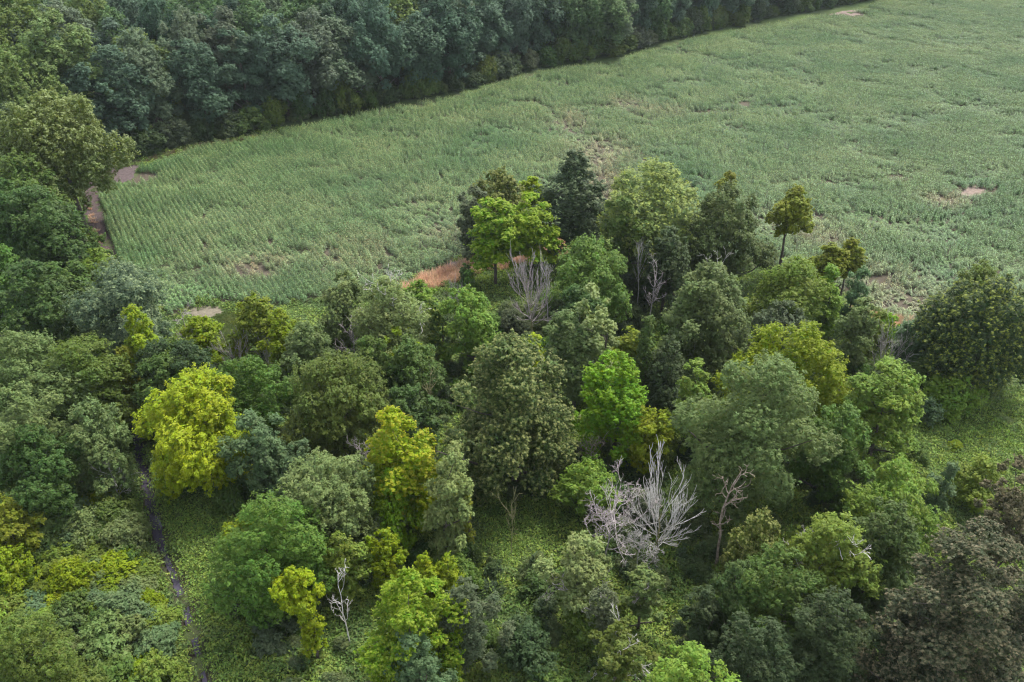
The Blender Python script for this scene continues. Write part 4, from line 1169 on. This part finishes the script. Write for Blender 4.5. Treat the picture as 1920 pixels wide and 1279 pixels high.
M_BRUSH = herb_mat('brushwood', [(.34, (.036, .060, .022)), (.45, (.060, .095, .030)), (.52, (.10, .125, .045)), (.58, (.050, .085, .034)), (.68, (.085, .10, .05))], .16)
bk = []
for i in range(6):
    st = dict(STYLE[['bush', 'tier', 'sparse', 'ash', 'willow', 'bush'][i]]); st['cb'] = .02
    V, var, c, lr = make_crown(rngf, 1.0, 1.5, .03, 3200, .12, st, dens=.8)
    bk.append(crown_mesh(V, var, M_BRUSH))
wood = px_line([(230, 700), (420, 690), (640, 640), (900, 600), (1100, 560), (1300, 560), (1560, 640), (1700, 720), (1690, 900), (1760, 1060), (1950, 1000), (2000, 1340), (560, 1340), (470, 1200), (460, 1000), (420, 930), (300, 860)])
wp = np.array([p[:2] for p in wood]); bx_, by_ = rngs.uniform(wp[:, 0].min(), wp[:, 0].max(), 3000), rngs.uniform(wp[:, 1].min(), wp[:, 1].max(), 3000)
k = in_poly(bx_, by_, wood) & ~in_poly(bx_, by_, FIELD) & (dist_line(bx_, by_, STREAM) > 2) & (vnoise(bx_, by_, 7, 61) > .38)
for q in GLADES: k &= ~in_poly(bx_, by_, q)
bx_, by_ = bx_[k][:620], by_[k][:620]; n_ = len(bx_); bs = rngs.uniform(.5, 1.5, n_)
tag(scatter('brushwood', np.column_stack([bx_, by_, ground_z(bx_, by_)]), np.column_stack([np.zeros((n_, 2)), rngs.uniform(0, 6.28, n_)]), np.column_stack([bs, bs, bs * rngs.uniform(.6, 1.5, n_)]), rngs.integers(0, 6, n_), bk),
    'dense tangle of low green brushwood under the trees of the near wood', kind='stuff')

ku = rngs.uniform(4, es[-1] - 4, 420); ex, ey = np.interp(ku, es, E[:, 0]), np.interp(ku, es, E[:, 1]); o_ = rngs.uniform(.3, 7, 420)
kn = np.clip(np.searchsorted(es, ku), 1, len(E) - 1); dn = unit(E[kn] - E[kn - 1]); nn_ = np.column_stack([-dn[:, 1], dn[:, 0]]); nn_ *= np.sign(nn_[:, 1:2])
ex, ey = ex + nn_[:, 0] * o_, ey + nn_[:, 1] * o_; k = visible(ex, ey, 1, 40) & (project(ex, ey, 1)[0] > 215); ex, ey, o_ = ex[k], ey[k], o_[k]; n_ = len(ex); bs = rngs.uniform(1.2, 2.2, n_) * (.7 + .08 * o_)
tag(scatter('brushwood', np.column_stack([ex, ey, ground_z(ex, ey)]), np.column_stack([np.zeros((n_, 2)), rngs.uniform(0, 6.28, n_)]), np.column_stack([bs, bs, bs * rngs.uniform(.8, 1.7, n_)]), rngs.integers(0, 6, n_), bk),
    'dark tangle of brushwood and saplings along the foot of the far wood', kind='stuff')

# ------------------------------------------------------------------ the air
if HAZE > 0:
    bx0, bx1, by0, by1, bz0, bz1 = -1340, 1340, -440, 1540, -2.5, H + 2
    hv = np.array([(x, y, z) for z in (bz0, bz1) for y in (by0, by1) for x in (bx0, bx1)], float)
    hq = [(0, 2, 3, 1), (4, 5, 7, 6), (0, 1, 5, 4), (2, 6, 7, 3), (0, 4, 6, 2), (1, 3, 7, 5)]
    m, nt, out = mat('haze')
    pv = node(nt, 'ShaderNodeVolumePrincipled'); pv.inputs['Density'].default_value = HAZE; pv.inputs['Color'].default_value = (.80, .88, .97, 1); pv.inputs['Anisotropy'].default_value = .2
    nt.links.new(pv.outputs[0], out.inputs['Volume'])
    h = link('haze', build_mesh('haze', hv, np.array(hq), None, m)); tag(h, 'thin bluish summer haze over wood and field', kind='stuff')
print('LEAVES', OUT, 'TRIS', sum(len(me.loops) - 2 * len(me.polygons) for me in bpy.data.meshes))
